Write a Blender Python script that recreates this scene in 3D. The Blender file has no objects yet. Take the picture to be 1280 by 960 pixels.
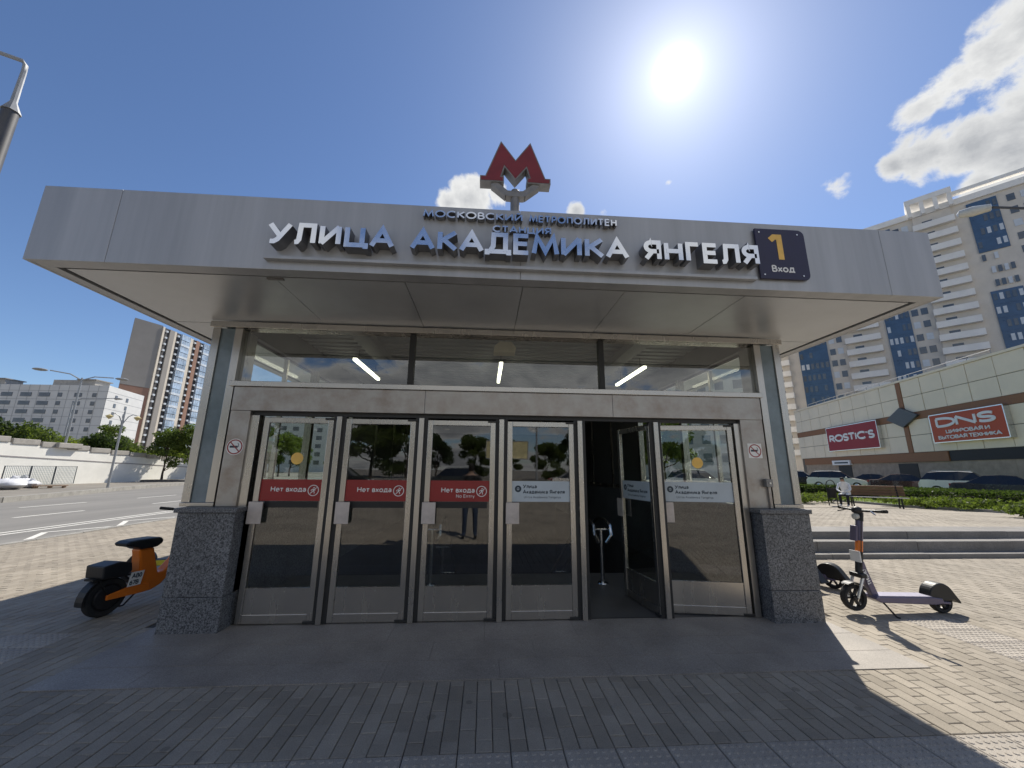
import bpy, math, random
import numpy as np
from mathutils import Vector, Matrix
random.seed(7); RNG = np.random.default_rng(11)
S = bpy.context.scene; COL = S.collection
R = math.radians

# ------------------------------------------------------------------ camera, sky, sun, exposure
F, YAW, PITCH, ROLL = 481.0, R(3.85), R(12.62), R(.53)
CAM = Vector((-.185, -4.467, 1.55))
fw = Vector((math.sin(YAW)*math.cos(PITCH), math.cos(YAW)*math.cos(PITCH), math.sin(PITCH)))
rt = Vector((math.cos(YAW), -math.sin(YAW), 0)); up = rt.cross(fw)
rt, up = math.cos(ROLL)*rt + math.sin(ROLL)*up, -math.sin(ROLL)*rt + math.cos(ROLL)*up
cd = bpy.data.cameras.new('camera'); cam = bpy.data.objects.new('camera', cd); COL.objects.link(cam)
cd.sensor_fit = 'HORIZONTAL'; cd.sensor_width = 36; cd.lens = F/1280*36; cd.clip_start = .05; cd.clip_end = 3000
cam.matrix_world = Matrix(((rt.x, up.x, -fw.x, CAM.x), (rt.y, up.y, -fw.y, CAM.y), (rt.z, up.z, -fw.z, CAM.z), (0, 0, 0, 1)))
S.camera = cam
def ray(px, py): return fw + rt*((px-640)/F) - up*((py-480)/F)
def onz(px, py, z=0): d = ray(px, py); return CAM + d*((z-CAM.z)/d.z)
def project(p):
    d = Vector(p)-CAM; z = d.dot(fw)
    return (640+F*d.dot(rt)/z, 480-F*d.dot(up)/z) if z > .05 else (-9999, -9999)

SUN_DIR = Vector((.3475, .5663, .7474)).normalized()
sl = bpy.data.lights.new('sun', 'SUN'); sl.energy = 5.0; sl.angle = R(.53); sl.color = (1, .94, .83)
so = bpy.data.objects.new('sun', sl); COL.objects.link(so); so.location = (20, 30, 60)
so.rotation_euler = (-SUN_DIR).to_track_quat('-Z', 'Y').to_euler()
S.view_settings.view_transform = 'Standard'; S.view_settings.look = 'None'
S.view_settings.exposure = 0.2; S.view_settings.gamma = 1

W = bpy.data.worlds.new('World'); S.world = W; W.use_nodes = True
def build_world():
    nt = W.node_tree; N = nt.nodes; L = nt.links; N.clear()
    out = N.new('ShaderNodeOutputWorld'); bg = N.new('ShaderNodeBackground'); L.new(bg.outputs[0], out.inputs[0])
    sky = N.new('ShaderNodeTexSky'); sky.sky_type = 'NISHITA'; sky.sun_disc = False
    sky.sun_elevation = math.asin(SUN_DIR.z); sky.sun_rotation = math.atan2(SUN_DIR.x, SUN_DIR.y)
    sky.altitude = 150; sky.air_density = 1.0; sky.dust_density = .35; sky.ozone_density = 1.6
    tc = N.new('ShaderNodeTexCoord'); D = tc.outputs['Generated']
    def m(op, a, b=None, c=None, clamp=False):
        n = N.new('ShaderNodeMath'); n.operation = op; n.use_clamp = clamp
        for i, v in enumerate((a, b, c)):
            if v is None: continue
            if isinstance(v, (int, float)): n.inputs[i].default_value = v
            else: L.new(v, n.inputs[i])
        return n.outputs[0]
    def vm(op, a, b):
        n = N.new('ShaderNodeVectorMath'); n.operation = op
        for i, v in enumerate((a, b)):
            if isinstance(v, (tuple, Vector)): n.inputs[i].default_value = tuple(v)
            else: L.new(v, n.inputs[i])
        return n
    sep = N.new('ShaderNodeSeparateXYZ'); L.new(D, sep.inputs[0])
    zc = m('ADD', m('MAXIMUM', sep.outputs[2], 0.0), .12)
    cx = m('DIVIDE', sep.outputs[0], zc); cy = m('DIVIDE', sep.outputs[1], zc)
    cmb = N.new('ShaderNodeCombineXYZ'); L.new(cx, cmb.inputs[0]); L.new(cy, cmb.inputs[1])
    def noise(scale, detail, rough, vec, off):
        n = N.new('ShaderNodeTexNoise'); n.inputs['Scale'].default_value = scale; n.inputs['Detail'].default_value = detail
        n.inputs['Roughness'].default_value = rough; n.inputs['Distortion'].default_value = .25
        L.new(vm('ADD', vec, off).outputs[0], n.inputs['Vector']); return n.outputs[0]
    big = noise(1.15, 10, .62, cmb.outputs[0], (3.7, 1.3, 0)); fine = noise(9.0, 7, .62, D, (0, 0, .4))
    low = noise(.55, 2, .5, cmb.outputs[0], (9.1, 4.2, 2))
    # cloud banks seen in the picture (direction, radius, strength)
    blobs = None
    for px, py, rad, w in [(1150, 132, .05, .5), (1195, 98, .07, .56), (1240, 62, .085, .6), (1295, 22, .1, .6), (1118, 210, .04, .48), (1165, 192, .07, .56), (1215, 184, .085, .6), (1268, 190, .1, .6), (1315, 165, .09, .6), (1225, 228, .06, .55), (1370, 60, .16, .6),
                           (1040, 236, .05, .46), (1022, 243, .035, .4), (982, 240, .018, .38), (590, 246, .07, .6), (560, 256, .05, .52), (622, 240, .045, .48), (836, 228, .018, .34), (720, 262, .028, .38), (755, 264, .028, .36)]:
        d = ray(px, py).normalized()
        ds = vm('DISTANCE', D, d).outputs['Value']
        f = m('MULTIPLY', m('SUBTRACT', 1.0, m('DIVIDE', ds, rad), clamp=True), w)
        f = m('MULTIPLY', m('POWER', m('DIVIDE', f, w), .6), w)
        blobs = f if blobs is None else m('MAXIMUM', blobs, f)
    # the sky over the other half of the town carries broken cloud (the door panes mirror it)
    back = m('MULTIPLY', m('SUBTRACT', .05, m('MULTIPLY', sep.outputs[1], .9), clamp=True), .48, clamp=True)
    cov = m('ADD', m('MULTIPLY', m('SUBTRACT', big, .5), .9), m('MULTIPLY', m('SUBTRACT', fine, .5), .8))
    cov = m('ADD', cov, m('MULTIPLY', m('SUBTRACT', low, .5), .5))
    dens = m('ADD', cov, m('ADD', blobs, back)); dens = m('SUBTRACT', dens, .27)
    mask = m('MULTIPLY', dens, 7.5, clamp=True)
    sm = N.new('ShaderNodeMapRange'); sm.interpolation_type = 'SMOOTHSTEP'; L.new(mask, sm.inputs[0]); mask = sm.outputs[0]
    # thicker cloud is greyer
    thick = N.new('ShaderNodeMapRange'); L.new(m('ADD', dens, m('MULTIPLY', m('SUBTRACT', big, .5), .6)), thick.inputs[0])
    thick.inputs[1].default_value = .08; thick.inputs[2].default_value = .36
    cc = N.new('ShaderNodeMixRGB'); L.new(thick.outputs[0], cc.inputs[0]); cc.inputs[1].default_value = (.74, .745, .74, 1); cc.inputs[2].default_value = (.40, .415, .44, 1)
    skm = N.new('ShaderNodeMixRGB'); skm.blend_type = 'MULTIPLY'; skm.inputs[0].default_value = 1; L.new(sky.outputs[0], skm.inputs[1]); skm.inputs[2].default_value = (.080, .091, .109, 1)
    # sun and its lens glare, painted into the sky as a soft glow
    ds = vm('DISTANCE', D, SUN_DIR).outputs['Value']
    q = m('DIVIDE', ds, .021); g = m('MULTIPLY', m('EXPONENT', m('MULTIPLY', m('MULTIPLY', q, q), -1.0)), 4.0)
    g = m('ADD', g, m('ADD', m('MULTIPLY', m('EXPONENT', m('MULTIPLY', ds, -16.0)), .62), m('MULTIPLY', m('EXPONENT', m('MULTIPLY', ds, -5.0)), .09)))
    mix = N.new('ShaderNodeMixRGB'); L.new(mask, mix.inputs[0]); L.new(skm.outputs[0], mix.inputs[1]); L.new(cc.outputs[0], mix.inputs[2])
    add = N.new('ShaderNodeMixRGB'); add.blend_type = 'ADD'; add.inputs[0].default_value = 1
    gc = N.new('ShaderNodeMixRGB'); gc.blend_type = 'MULTIPLY'; gc.inputs[0].default_value = 1; gc.inputs[2].default_value = (1, .98, .95, 1)
    gv = N.new('ShaderNodeCombineXYZ'); [L.new(g, gv.inputs[i]) for i in range(3)]; L.new(gv.outputs[0], gc.inputs[1])
    L.new(mix.outputs[0], add.inputs[1]); L.new(gc.outputs[0], add.inputs[2])
    L.new(add.outputs[0], bg.inputs[0]); bg.inputs[1].default_value = 1.0
build_world()

# ------------------------------------------------------------------ materials
MATS = {}
def mat(name, col, rough=.6, metal=0, var=.12, scale=6, bump=0, bscale=None, spec=.5, col2=None, stretch=None, coords='Object', emit=None, lo=.35, hi=.65, detail=5, coat=0):
    m = bpy.data.materials.new(name); m.use_nodes = True; nt = m.node_tree; N = nt.nodes; L = nt.links
    b = N['Principled BSDF']; b.inputs['Roughness'].default_value = rough; b.inputs['Metallic'].default_value = metal
    b.inputs['Specular IOR Level'].default_value = spec; b.inputs['Coat Weight'].default_value = coat
    tc = N.new('ShaderNodeTexCoord'); mp = N.new('ShaderNodeMapping'); L.new(tc.outputs[coords], mp.inputs[0])
    if stretch: mp.inputs['Scale'].default_value = stretch
    n = N.new('ShaderNodeTexNoise'); n.inputs['Scale'].default_value = scale; n.inputs['Detail'].default_value = detail; n.inputs['Roughness'].default_value = .65
    L.new(mp.outputs[0], n.inputs['Vector'])
    rp = N.new('ShaderNodeValToRGB'); L.new(n.outputs[0], rp.inputs[0])
    c = Vector(col); a = col2 if col2 else tuple(c*(1-var))
    rp.color_ramp.elements[0].color = (*a, 1); rp.color_ramp.elements[0].position = lo
    rp.color_ramp.elements[1].color = (*(c if col2 else c*(1+var)), 1); rp.color_ramp.elements[1].position = hi
    L.new(rp.outputs[0], b.inputs['Base Color'])
    if bump:
        n2 = N.new('ShaderNodeTexNoise'); n2.inputs['Scale'].default_value = bscale or scale*6; n2.inputs['Detail'].default_value = 4; L.new(mp.outputs[0], n2.inputs['Vector'])
        bp = N.new('ShaderNodeBump'); bp.inputs['Strength'].default_value = bump; bp.inputs['Distance'].default_value = .02; L.new(n2.outputs[0], bp.inputs['Height']); L.new(bp.outputs[0], b.inputs['Normal'])
    rr = N.new('ShaderNodeMapRange'); L.new(n.outputs[0], rr.inputs[0]); rr.inputs[3].default_value = max(.02, rough-.1); rr.inputs[4].default_value = min(1, rough+.12); L.new(rr.outputs[0], b.inputs['Roughness'])
    if emit: b.inputs['Emission Color'].default_value = (*emit[0], 1); b.inputs['Emission Strength'].default_value = emit[1]
    MATS[name] = m; return m
def glass(name, tint=(.8, .84, .82), ior=1.55, rough=0.0, boost=1.0):
    m = bpy.data.materials.new(name); m.use_nodes = True; nt = m.node_tree; N = nt.nodes; L = nt.links; N.clear()
    o = N.new('ShaderNodeOutputMaterial'); mx = N.new('ShaderNodeMixShader'); t = N.new('ShaderNodeBsdfTransparent'); g = N.new('ShaderNodeBsdfGlossy'); f = N.new('ShaderNodeFresnel')
    f.inputs[0].default_value = ior; t.inputs[0].default_value = (*tint, 1); g.inputs['Roughness'].default_value = rough
    mm = N.new('ShaderNodeMath'); mm.operation = 'MULTIPLY'; mm.inputs[1].default_value = boost; mm.use_clamp = True; L.new(f.outputs[0], mm.inputs[0])
    n = N.new('ShaderNodeTexNoise'); n.inputs['Scale'].default_value = 1.1; b = N.new('ShaderNodeBump'); b.inputs['Strength'].default_value = .02; b.inputs['Distance'].default_value = .03
    tc = N.new('ShaderNodeTexCoord'); L.new(tc.outputs['Object'], n.inputs['Vector']); L.new(n.outputs[0], b.inputs['Height']); L.new(b.outputs[0], g.inputs['Normal'])
    ge = N.new('ShaderNodeNewGeometry'); bk = N.new('ShaderNodeMath'); bk.operation = 'SUBTRACT'; bk.inputs[0].default_value = 1; L.new(ge.outputs['Backfacing'], bk.inputs[1]); mf = N.new('ShaderNodeMath'); mf.operation = 'MULTIPLY'; L.new(mm.outputs[0], mf.inputs[0]); L.new(bk.outputs[0], mf.inputs[1])
    L.new(mf.outputs[0], mx.inputs[0]); L.new(t.outputs[0], mx.inputs[1]); L.new(g.outputs[0], mx.inputs[2]); L.new(mx.outputs[0], o.inputs[0]); MATS[name] = m; return m
def granite(name, dark, light, scale=180, rough=.45):
    m = bpy.data.materials.new(name); m.use_nodes = True; nt = m.node_tree; N = nt.nodes; L = nt.links; b = N['Principled BSDF']
    tc = N.new('ShaderNodeTexCoord'); v = N.new('ShaderNodeTexNoise'); v.inputs['Scale'].default_value = scale; v.inputs['Detail'].default_value = 3; v.inputs['Roughness'].default_value = .8
    L.new(tc.outputs['Object'], v.inputs['Vector']); rp = N.new('ShaderNodeValToRGB'); L.new(v.outputs[0], rp.inputs[0])
    e = rp.color_ramp.elements; e[0].position = .38; e[0].color = (*dark, 1); e[1].position = .62; e[1].color = (*light, 1)
    big = N.new('ShaderNodeTexNoise'); big.inputs['Scale'].default_value = 2.2; big.inputs['Detail'].default_value = 6; L.new(tc.outputs['Object'], big.inputs['Vector'])
    mr = N.new('ShaderNodeMapRange'); L.new(big.outputs[0], mr.inputs[0]); mr.inputs[1].default_value = .3; mr.inputs[2].default_value = .7; mr.inputs[3].default_value = .78; mr.inputs[4].default_value = 1.12
    mx = N.new('ShaderNodeMixRGB'); mx.blend_type = 'MULTIPLY'; mx.inputs[0].default_value = 1; L.new(rp.outputs[0], mx.inputs[1]); L.new(mr.outputs[0], mx.inputs[2]); L.new(mx.outputs[0], b.inputs['Base Color'])
    # trodden gum and spilt-drink spots
    vo = N.new('ShaderNodeTexVoronoi'); vo.inputs['Scale'].default_value = 5.5; L.new(tc.outputs['Object'], vo.inputs['Vector'])
    wv = N.new('ShaderNodeSeparateXYZ'); L.new(vo.outputs['Color'], wv.inputs[0])
    sz = N.new('ShaderNodeMath'); sz.operation = 'MULTIPLY'; sz.inputs[1].default_value = .13; L.new(wv.outputs[0], sz.inputs[0])
    lt = N.new('ShaderNodeMath'); lt.operation = 'LESS_THAN'; L.new(vo.outputs['Distance'], lt.inputs[0]); L.new(sz.outputs[0], lt.inputs[1])
    s2 = N.new('ShaderNodeMapRange'); L.new(wv.outputs[1], s2.inputs[0]); s2.inputs[3].default_value = .62; s2.inputs[4].default_value = 1.5
    m2 = N.new('ShaderNodeMixRGB'); m2.blend_type = 'MULTIPLY'; L.new(mx.outputs[0], m2.inputs[1]); L.new(s2.outputs[0], m2.inputs[2])
    k2 = N.new('ShaderNodeMath'); k2.operation = 'MULTIPLY'; k2.inputs[1].default_value = .55 if name in ('apron_stone', 'tactile_stone') else 0.0; L.new(lt.outputs[0], k2.inputs[0]); L.new(k2.outputs[0], m2.inputs[0]); L.new(m2.outputs[0], b.inputs['Base Color'])
    b.inputs['Roughness'].default_value = rough; MATS[name] = m; return m
def paver(name, joints):
    m = bpy.data.materials.new(name); m.use_nodes = True; nt = m.node_tree; N = nt.nodes; L = nt.links; b = N['Principled BSDF']
    g = N.new('ShaderNodeNewGeometry'); sp = N.new('ShaderNodeSeparateXYZ'); L.new(g.outputs['Position'], sp.inputs[0])
    def mm(op, a, b_=None):
        n = N.new('ShaderNodeMath'); n.operation = op
        for i, v in enumerate((a, b_)):
            if v is None: continue
            if isinstance(v, (int, float)): n.inputs[i].default_value = v
            else: L.new(v, n.inputs[i])
        return n.outputs[0]
    xi = mm('DIVIDE', sp.outputs[0], .1); ix = mm('FLOOR', xi)
    yj = mm('ADD', mm('DIVIDE', sp.outputs[1], .2), mm('MULTIPLY', mm('PINGPONG', ix, 1.0), .5)); iy = mm('FLOOR', yj)
    cv = N.new('ShaderNodeCombineXYZ'); L.new(ix, cv.inputs[0]); L.new(iy, cv.inputs[1])
    wn = N.new('ShaderNodeTexWhiteNoise'); wn.noise_dimensions = '2D'; L.new(cv.outputs[0], wn.inputs['Vector'])
    rp = N.new('ShaderNodeValToRGB'); L.new(wn.outputs[0], rp.inputs[0]); e = rp.color_ramp.elements
    e[0].color = (.295, .255, .20, 1); e[1].color = (.375, .327, .262, 1); x = e.new(.5); x.color = (.335, .292, .232, 1)
    n = N.new('ShaderNodeTexNoise'); n.inputs['Scale'].default_value = .8; n.inputs['Detail'].default_value = 8; n.inputs['Roughness'].default_value = .7; L.new(g.outputs['Position'], n.inputs['Vector'])
    n3 = N.new('ShaderNodeTexNoise'); n3.inputs['Scale'].default_value = 160; n3.inputs['Detail'].default_value = 2; L.new(g.outputs['Position'], n3.inputs['Vector'])
    mr = N.new('ShaderNodeMapRange'); L.new(n.outputs[0], mr.inputs[0]); mr.inputs[1].default_value = .32; mr.inputs[2].default_value = .68; mr.inputs[3].default_value = .72; mr.inputs[4].default_value = 1.15
    m3 = N.new('ShaderNodeMapRange'); L.new(n3.outputs[0], m3.inputs[0]); m3.inputs[1].default_value = .3; m3.inputs[2].default_value = .7; m3.inputs[3].default_value = .82; m3.inputs[4].default_value = 1.15
    k = mm('MULTIPLY', mr.outputs[0], m3.outputs[0])
    if joints:
        fx = mm('ABSOLUTE', mm('SUBTRACT', mm('FRACT', xi), .5)); fy = mm('ABSOLUTE', mm('SUBTRACT', mm('FRACT', yj), .5))
        j = mm('MAXIMUM', mm('GREATER_THAN', fx, .46), mm('GREATER_THAN', fy, .48)); k = mm('MULTIPLY', k, mm('SUBTRACT', 1.0, mm('MULTIPLY', j, .45)))
    mx = N.new('ShaderNodeMixRGB'); mx.blend_type = 'MULTIPLY'; mx.inputs[0].default_value = 1; L.new(rp.outputs[0], mx.inputs[1])
    cc = N.new('ShaderNodeCombineXYZ'); [L.new(k, cc.inputs[i]) for i in range(3)]; L.new(cc.outputs[0], mx.inputs[2]); L.new(mx.outputs[0], b.inputs['Base Color'])
    vo = N.new('ShaderNodeTexVoronoi'); vo.inputs['Scale'].default_value = 4.2; L.new(g.outputs['Position'], vo.inputs['Vector']); wv = N.new('ShaderNodeSeparateXYZ'); L.new(vo.outputs['Color'], wv.inputs[0])
    sp_ = mm('LESS_THAN', mm('ADD', vo.outputs['Distance'], mm('MULTIPLY', mm('SUBTRACT', n.outputs[0], .5), .1)), mm('MULTIPLY', mm('MULTIPLY', wv.outputs[0], wv.outputs[0]), .13))
    s2 = N.new('ShaderNodeMixRGB'); s2.blend_type = 'MULTIPLY'; L.new(mm('MULTIPLY', sp_, .5), s2.inputs[0]); L.new(mx.outputs[0], s2.inputs[1]); s2.inputs[2].default_value = (.45, .44, .43, 1); L.new(s2.outputs[0], b.inputs['Base Color'])
    b.inputs['Roughness'].default_value = .85
    bp = N.new('ShaderNodeBump'); bp.inputs['Strength'].default_value = .35; bp.inputs['Distance'].default_value = .004; L.new(n3.outputs[0], bp.inputs['Height']); L.new(bp.outputs[0], b.inputs['Normal'])
    MATS[name] = m; return m

mat('steel', (.50, .475, .44), .26, .95, .06, 3, .012, 60, stretch=(1, 1, .15))
mat('steel_dark', (.03, .03, .03), .5, .2)
mat('lintel', (.42, .40, .375), .36, .75, .2, 5, .05, 90, col2=(.30, .255, .22), lo=.28, hi=.6)
mat('fascia', (.40, .405, .415), .38, .35, .12, 1.5, .015, 8, stretch=(2.5, 1, .14))
mat('soffit', (.50, .515, .53), .32, .45, .08, 1.5, .01, 5)
mat('soffit_gap', (.012, .012, .012), .9)
mat('roof', (.25, .25, .25), .8)
mat('inlay', (.16, .21, .24), .18, 0, .15, 4, spec=.7)
mat('letter_steel', (.74, .76, .80), .1, 1.0, .05, 4)
mat('letter_side_shaded', (.20, .205, .22), .45, .5)  # letter sides coloured darker, standing in for dark ground mirrored in the metal
mat('red_sign', (.20, .022, .028), .5, 0, .12, 5)
mat('logo_metal', (.24, .23, .22), .5, .5, .2, 6)
mat('navy', (.017, .014, .05), .35, 0, .1)
mat('amber', (.85, .52, .12), .5)
mat('white_print', (.80, .80, .78), .5, 0, .04)
mat('dark_print', (.03, .05, .07), .5)
mat('red_band', (.30, .022, .022), .35, 0, .06, 3)
mat('pale_band', (.50, .56, .60), .35, 0, .06, 3)
mat('push_plate', (.56, .50, .46), .45, .3, .12, 8, .03)
mat('black_plastic', (.014, .014, .015), .45, 0, .2)
mat('rubber', (.02, .02, .02), .8, 0, .2, 20)
mat('seat_black', (.012, .013, .014), .4, 0, .2, 20, .1)
mat('orange_paint', (.80, .20, .015), .35, 0, .06, coat=.3)
mat('yellow_paint', (.68, .58, .04), .35, 0, .06, coat=.3)
mat('lilac_paint', (.115, .10, .165), .35, .1, .06, coat=.3)
mat('lilac_deck', (.33, .31, .40), .5, 0, .1, 20)
mat('chrome', (.62, .62, .62), .2, 1.0)
granite('granite', (.02, .022, .026), (.25, .255, .265), 75)
granite('apron_stone', (.225, .198, .168), (.385, .342, .295), 130, .55)
granite('tactile_stone', (.31, .275, .23), (.47, .42, .36), 160, .8)
granite('step_stone', (.17, .16, .15), (.28, .265, .245), 60, .8)
granite('kerb_stone', (.26, .245, .22), (.36, .345, .31), 40, .85)
paver('paver', False); paver('paver_far', True)
mat('joint_sand', (.09, .08, .07), .95, 0, .3, 12)
mat('earth', (.22, .2, .17), .95, 0, .2, .3)
mat('asphalt', (.205, .195, .178), .9, 0, .12, .6, .3, 60, stretch=(1, .2, 1))
mat('road_paint', (.70, .68, .62), .8, 0, .15, 5, col2=(.45, .43, .39), lo=.25, hi=.45)
mat('wall_white', (.80, .785, .73), .85, 0, .06, .7, .1, 20)
mat('wall_line', (.28, .26, .26), .9)
mat('concrete', (.36, .34, .31), .9, 0, .15, 2, .2, 20)
mat('lamp_grey', (.34, .35, .36), .5, .4, .1)
mat('lamp_dark', (.09, .09, .095), .5, .3)
mat('lamp_glass', (.55, .55, .5), .3)
mat('lamp_yellow', (.50, .42, .2), .5)
mat('bark', (.055, .042, .032), .9, 0, .3, 14, .5)
def leafmat(name, a, b_):
    m = mat(name, a, .55, 0, .3, .9, col2=b_, lo=.3, hi=.7, coords='Object'); bs = m.node_tree.nodes['Principled BSDF']
    bs.inputs['Specular IOR Level'].default_value = .12; nt = m.node_tree; N = nt.nodes; L = nt.links
    tr = N.new('ShaderNodeBsdfTranslucent'); tr.inputs[0].default_value = (a[0]*1.6, a[1]*1.7, a[2]*.8, 1); mx = N.new('ShaderNodeMixShader'); mx.inputs[0].default_value = .42
    o = [n for n in N if n.type == 'OUTPUT_MATERIAL'][0]; L.new(bs.outputs[0], mx.inputs[1]); L.new(tr.outputs[0], mx.inputs[2]); L.new(mx.outputs[0], o.inputs[0]); return m
leafmat('leaf', (.11, .145, .04), (.045, .065, .02)); leafmat('leaf_light', (.17, .205, .045), (.07, .11, .02)); leafmat('leaf_dark', (.05, .075, .025), (.02, .035, .012))
mat('lawn', (.13, .20, .035), .9, 0, .2, 1.5, .5, 40, col2=(.09, .13, .03))
mat('panel_cream', (.86, .74, .55), .5, 0, .05, .4)
mat('panel_joint', (.16, .14, .11), .9)
mat('brown_trim', (.27, .125, .055), .6, 0, .08)
mat('stone_base', (.36, .29, .22), .85, 0, .15, 2)
mat('dark_glass', (.012, .014, .018), .08, 0, .1, spec=.8)
mat('mall_glass', (.02, .022, .025), .45, 0, .1, spec=.25)
mat('diamond', (.06, .065, .07), .35)
mat('rostics_red', (.30, .012, .022), .5, 0, .05)
mat('dns_orange', (.48, .07, .02), .5, 0, .05)
mat('tower_wall', (.68, .625, .55), .85, 0, .06, .4)
mat('tower_white', (.86, .835, .79), .8, 0, .05, .5)
mat('tower_blue', (.045, .105, .20), .3, 0, .15, .4, spec=.6)
mat('tower_pane', (.10, .12, .14), .12, 0, .3, .3, spec=.8)
mat('pane_white', (.62, .66, .70), .3, 0, .15, .3)
mat('block_white', (.62, .62, .61), .85, 0, .05, .3)
mat('block_joint', (.32, .33, .34), .9)
mat('block_window', (.13, .14, .16), .2, 0, .4, .4)
mat('slab_grey', (.27, .25, .23), .85, 0, .06, .2)
mat('slab_brown', (.28, .16, .115), .85, 0, .08, .3)
mat('slab_cream', (.62, .55, .46), .85, 0, .08, .3)
mat('loggia_glass', (.34, .42, .52), .15, 0, .35, .25, spec=.8, detail=2)
mat('loggia_dark', (.045, .04, .04), .6, 0, .3, .5)
mat('car_white', (.80, .77, .72), .3, .1, .02, coat=.6)
mat('car_black', (.012, .012, .014), .25, .3, .05, coat=.8)
mat('car_maroon', (.05, .022, .024), .25, .4, .05, coat=.8)
mat('car_grey', (.04, .042, .045), .28, .4, .05, coat=.8)
mat('headlight', (.6, .62, .65), .15); mat('taillight', (.3, .01, .01), .3)
mat('bench_wood', (.17, .1, .06), .7, 0, .2, 8, stretch=(1, 8, 8))
mat('bench_plank', (.42, .40, .36), .7, 0, .15, 8)
mat('iron', (.02, .02, .02), .6, .3)
mat('mesh_panel', (.34, .38, .39), .7)
mat('bag', (.62, .63, .66), .7, 0, .12, 5, .4)
mat('wood_pallet', (.20, .13, .08), .9, 0, .2, 5)
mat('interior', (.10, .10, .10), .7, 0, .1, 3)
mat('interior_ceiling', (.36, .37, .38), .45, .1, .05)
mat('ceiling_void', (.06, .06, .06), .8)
mat('ceiling_beam', (.2, .2, .2), .5, .2)
mat('lamp_on', (.9, .9, .8), .5, emit=((1, .95, .72), 4.5))
mat('floor_in', (.10, .098, .095), .5, 0, .15, 3)
mat('billboard', (.62, .55, .3), .6, 0, .3, .8)
mat('shirt_white', (.75, .75, .74), .8, 0, .05, 5)
glass('door_glass', (.88, .90, .88), 1.55, 0, 3.0)
glass('transom_glass', (.88, .91, .9), 1.55, 0, 4.2)
glass('side_glass', (.86, .9, .88), 1.5, 0, 1.0)

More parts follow.
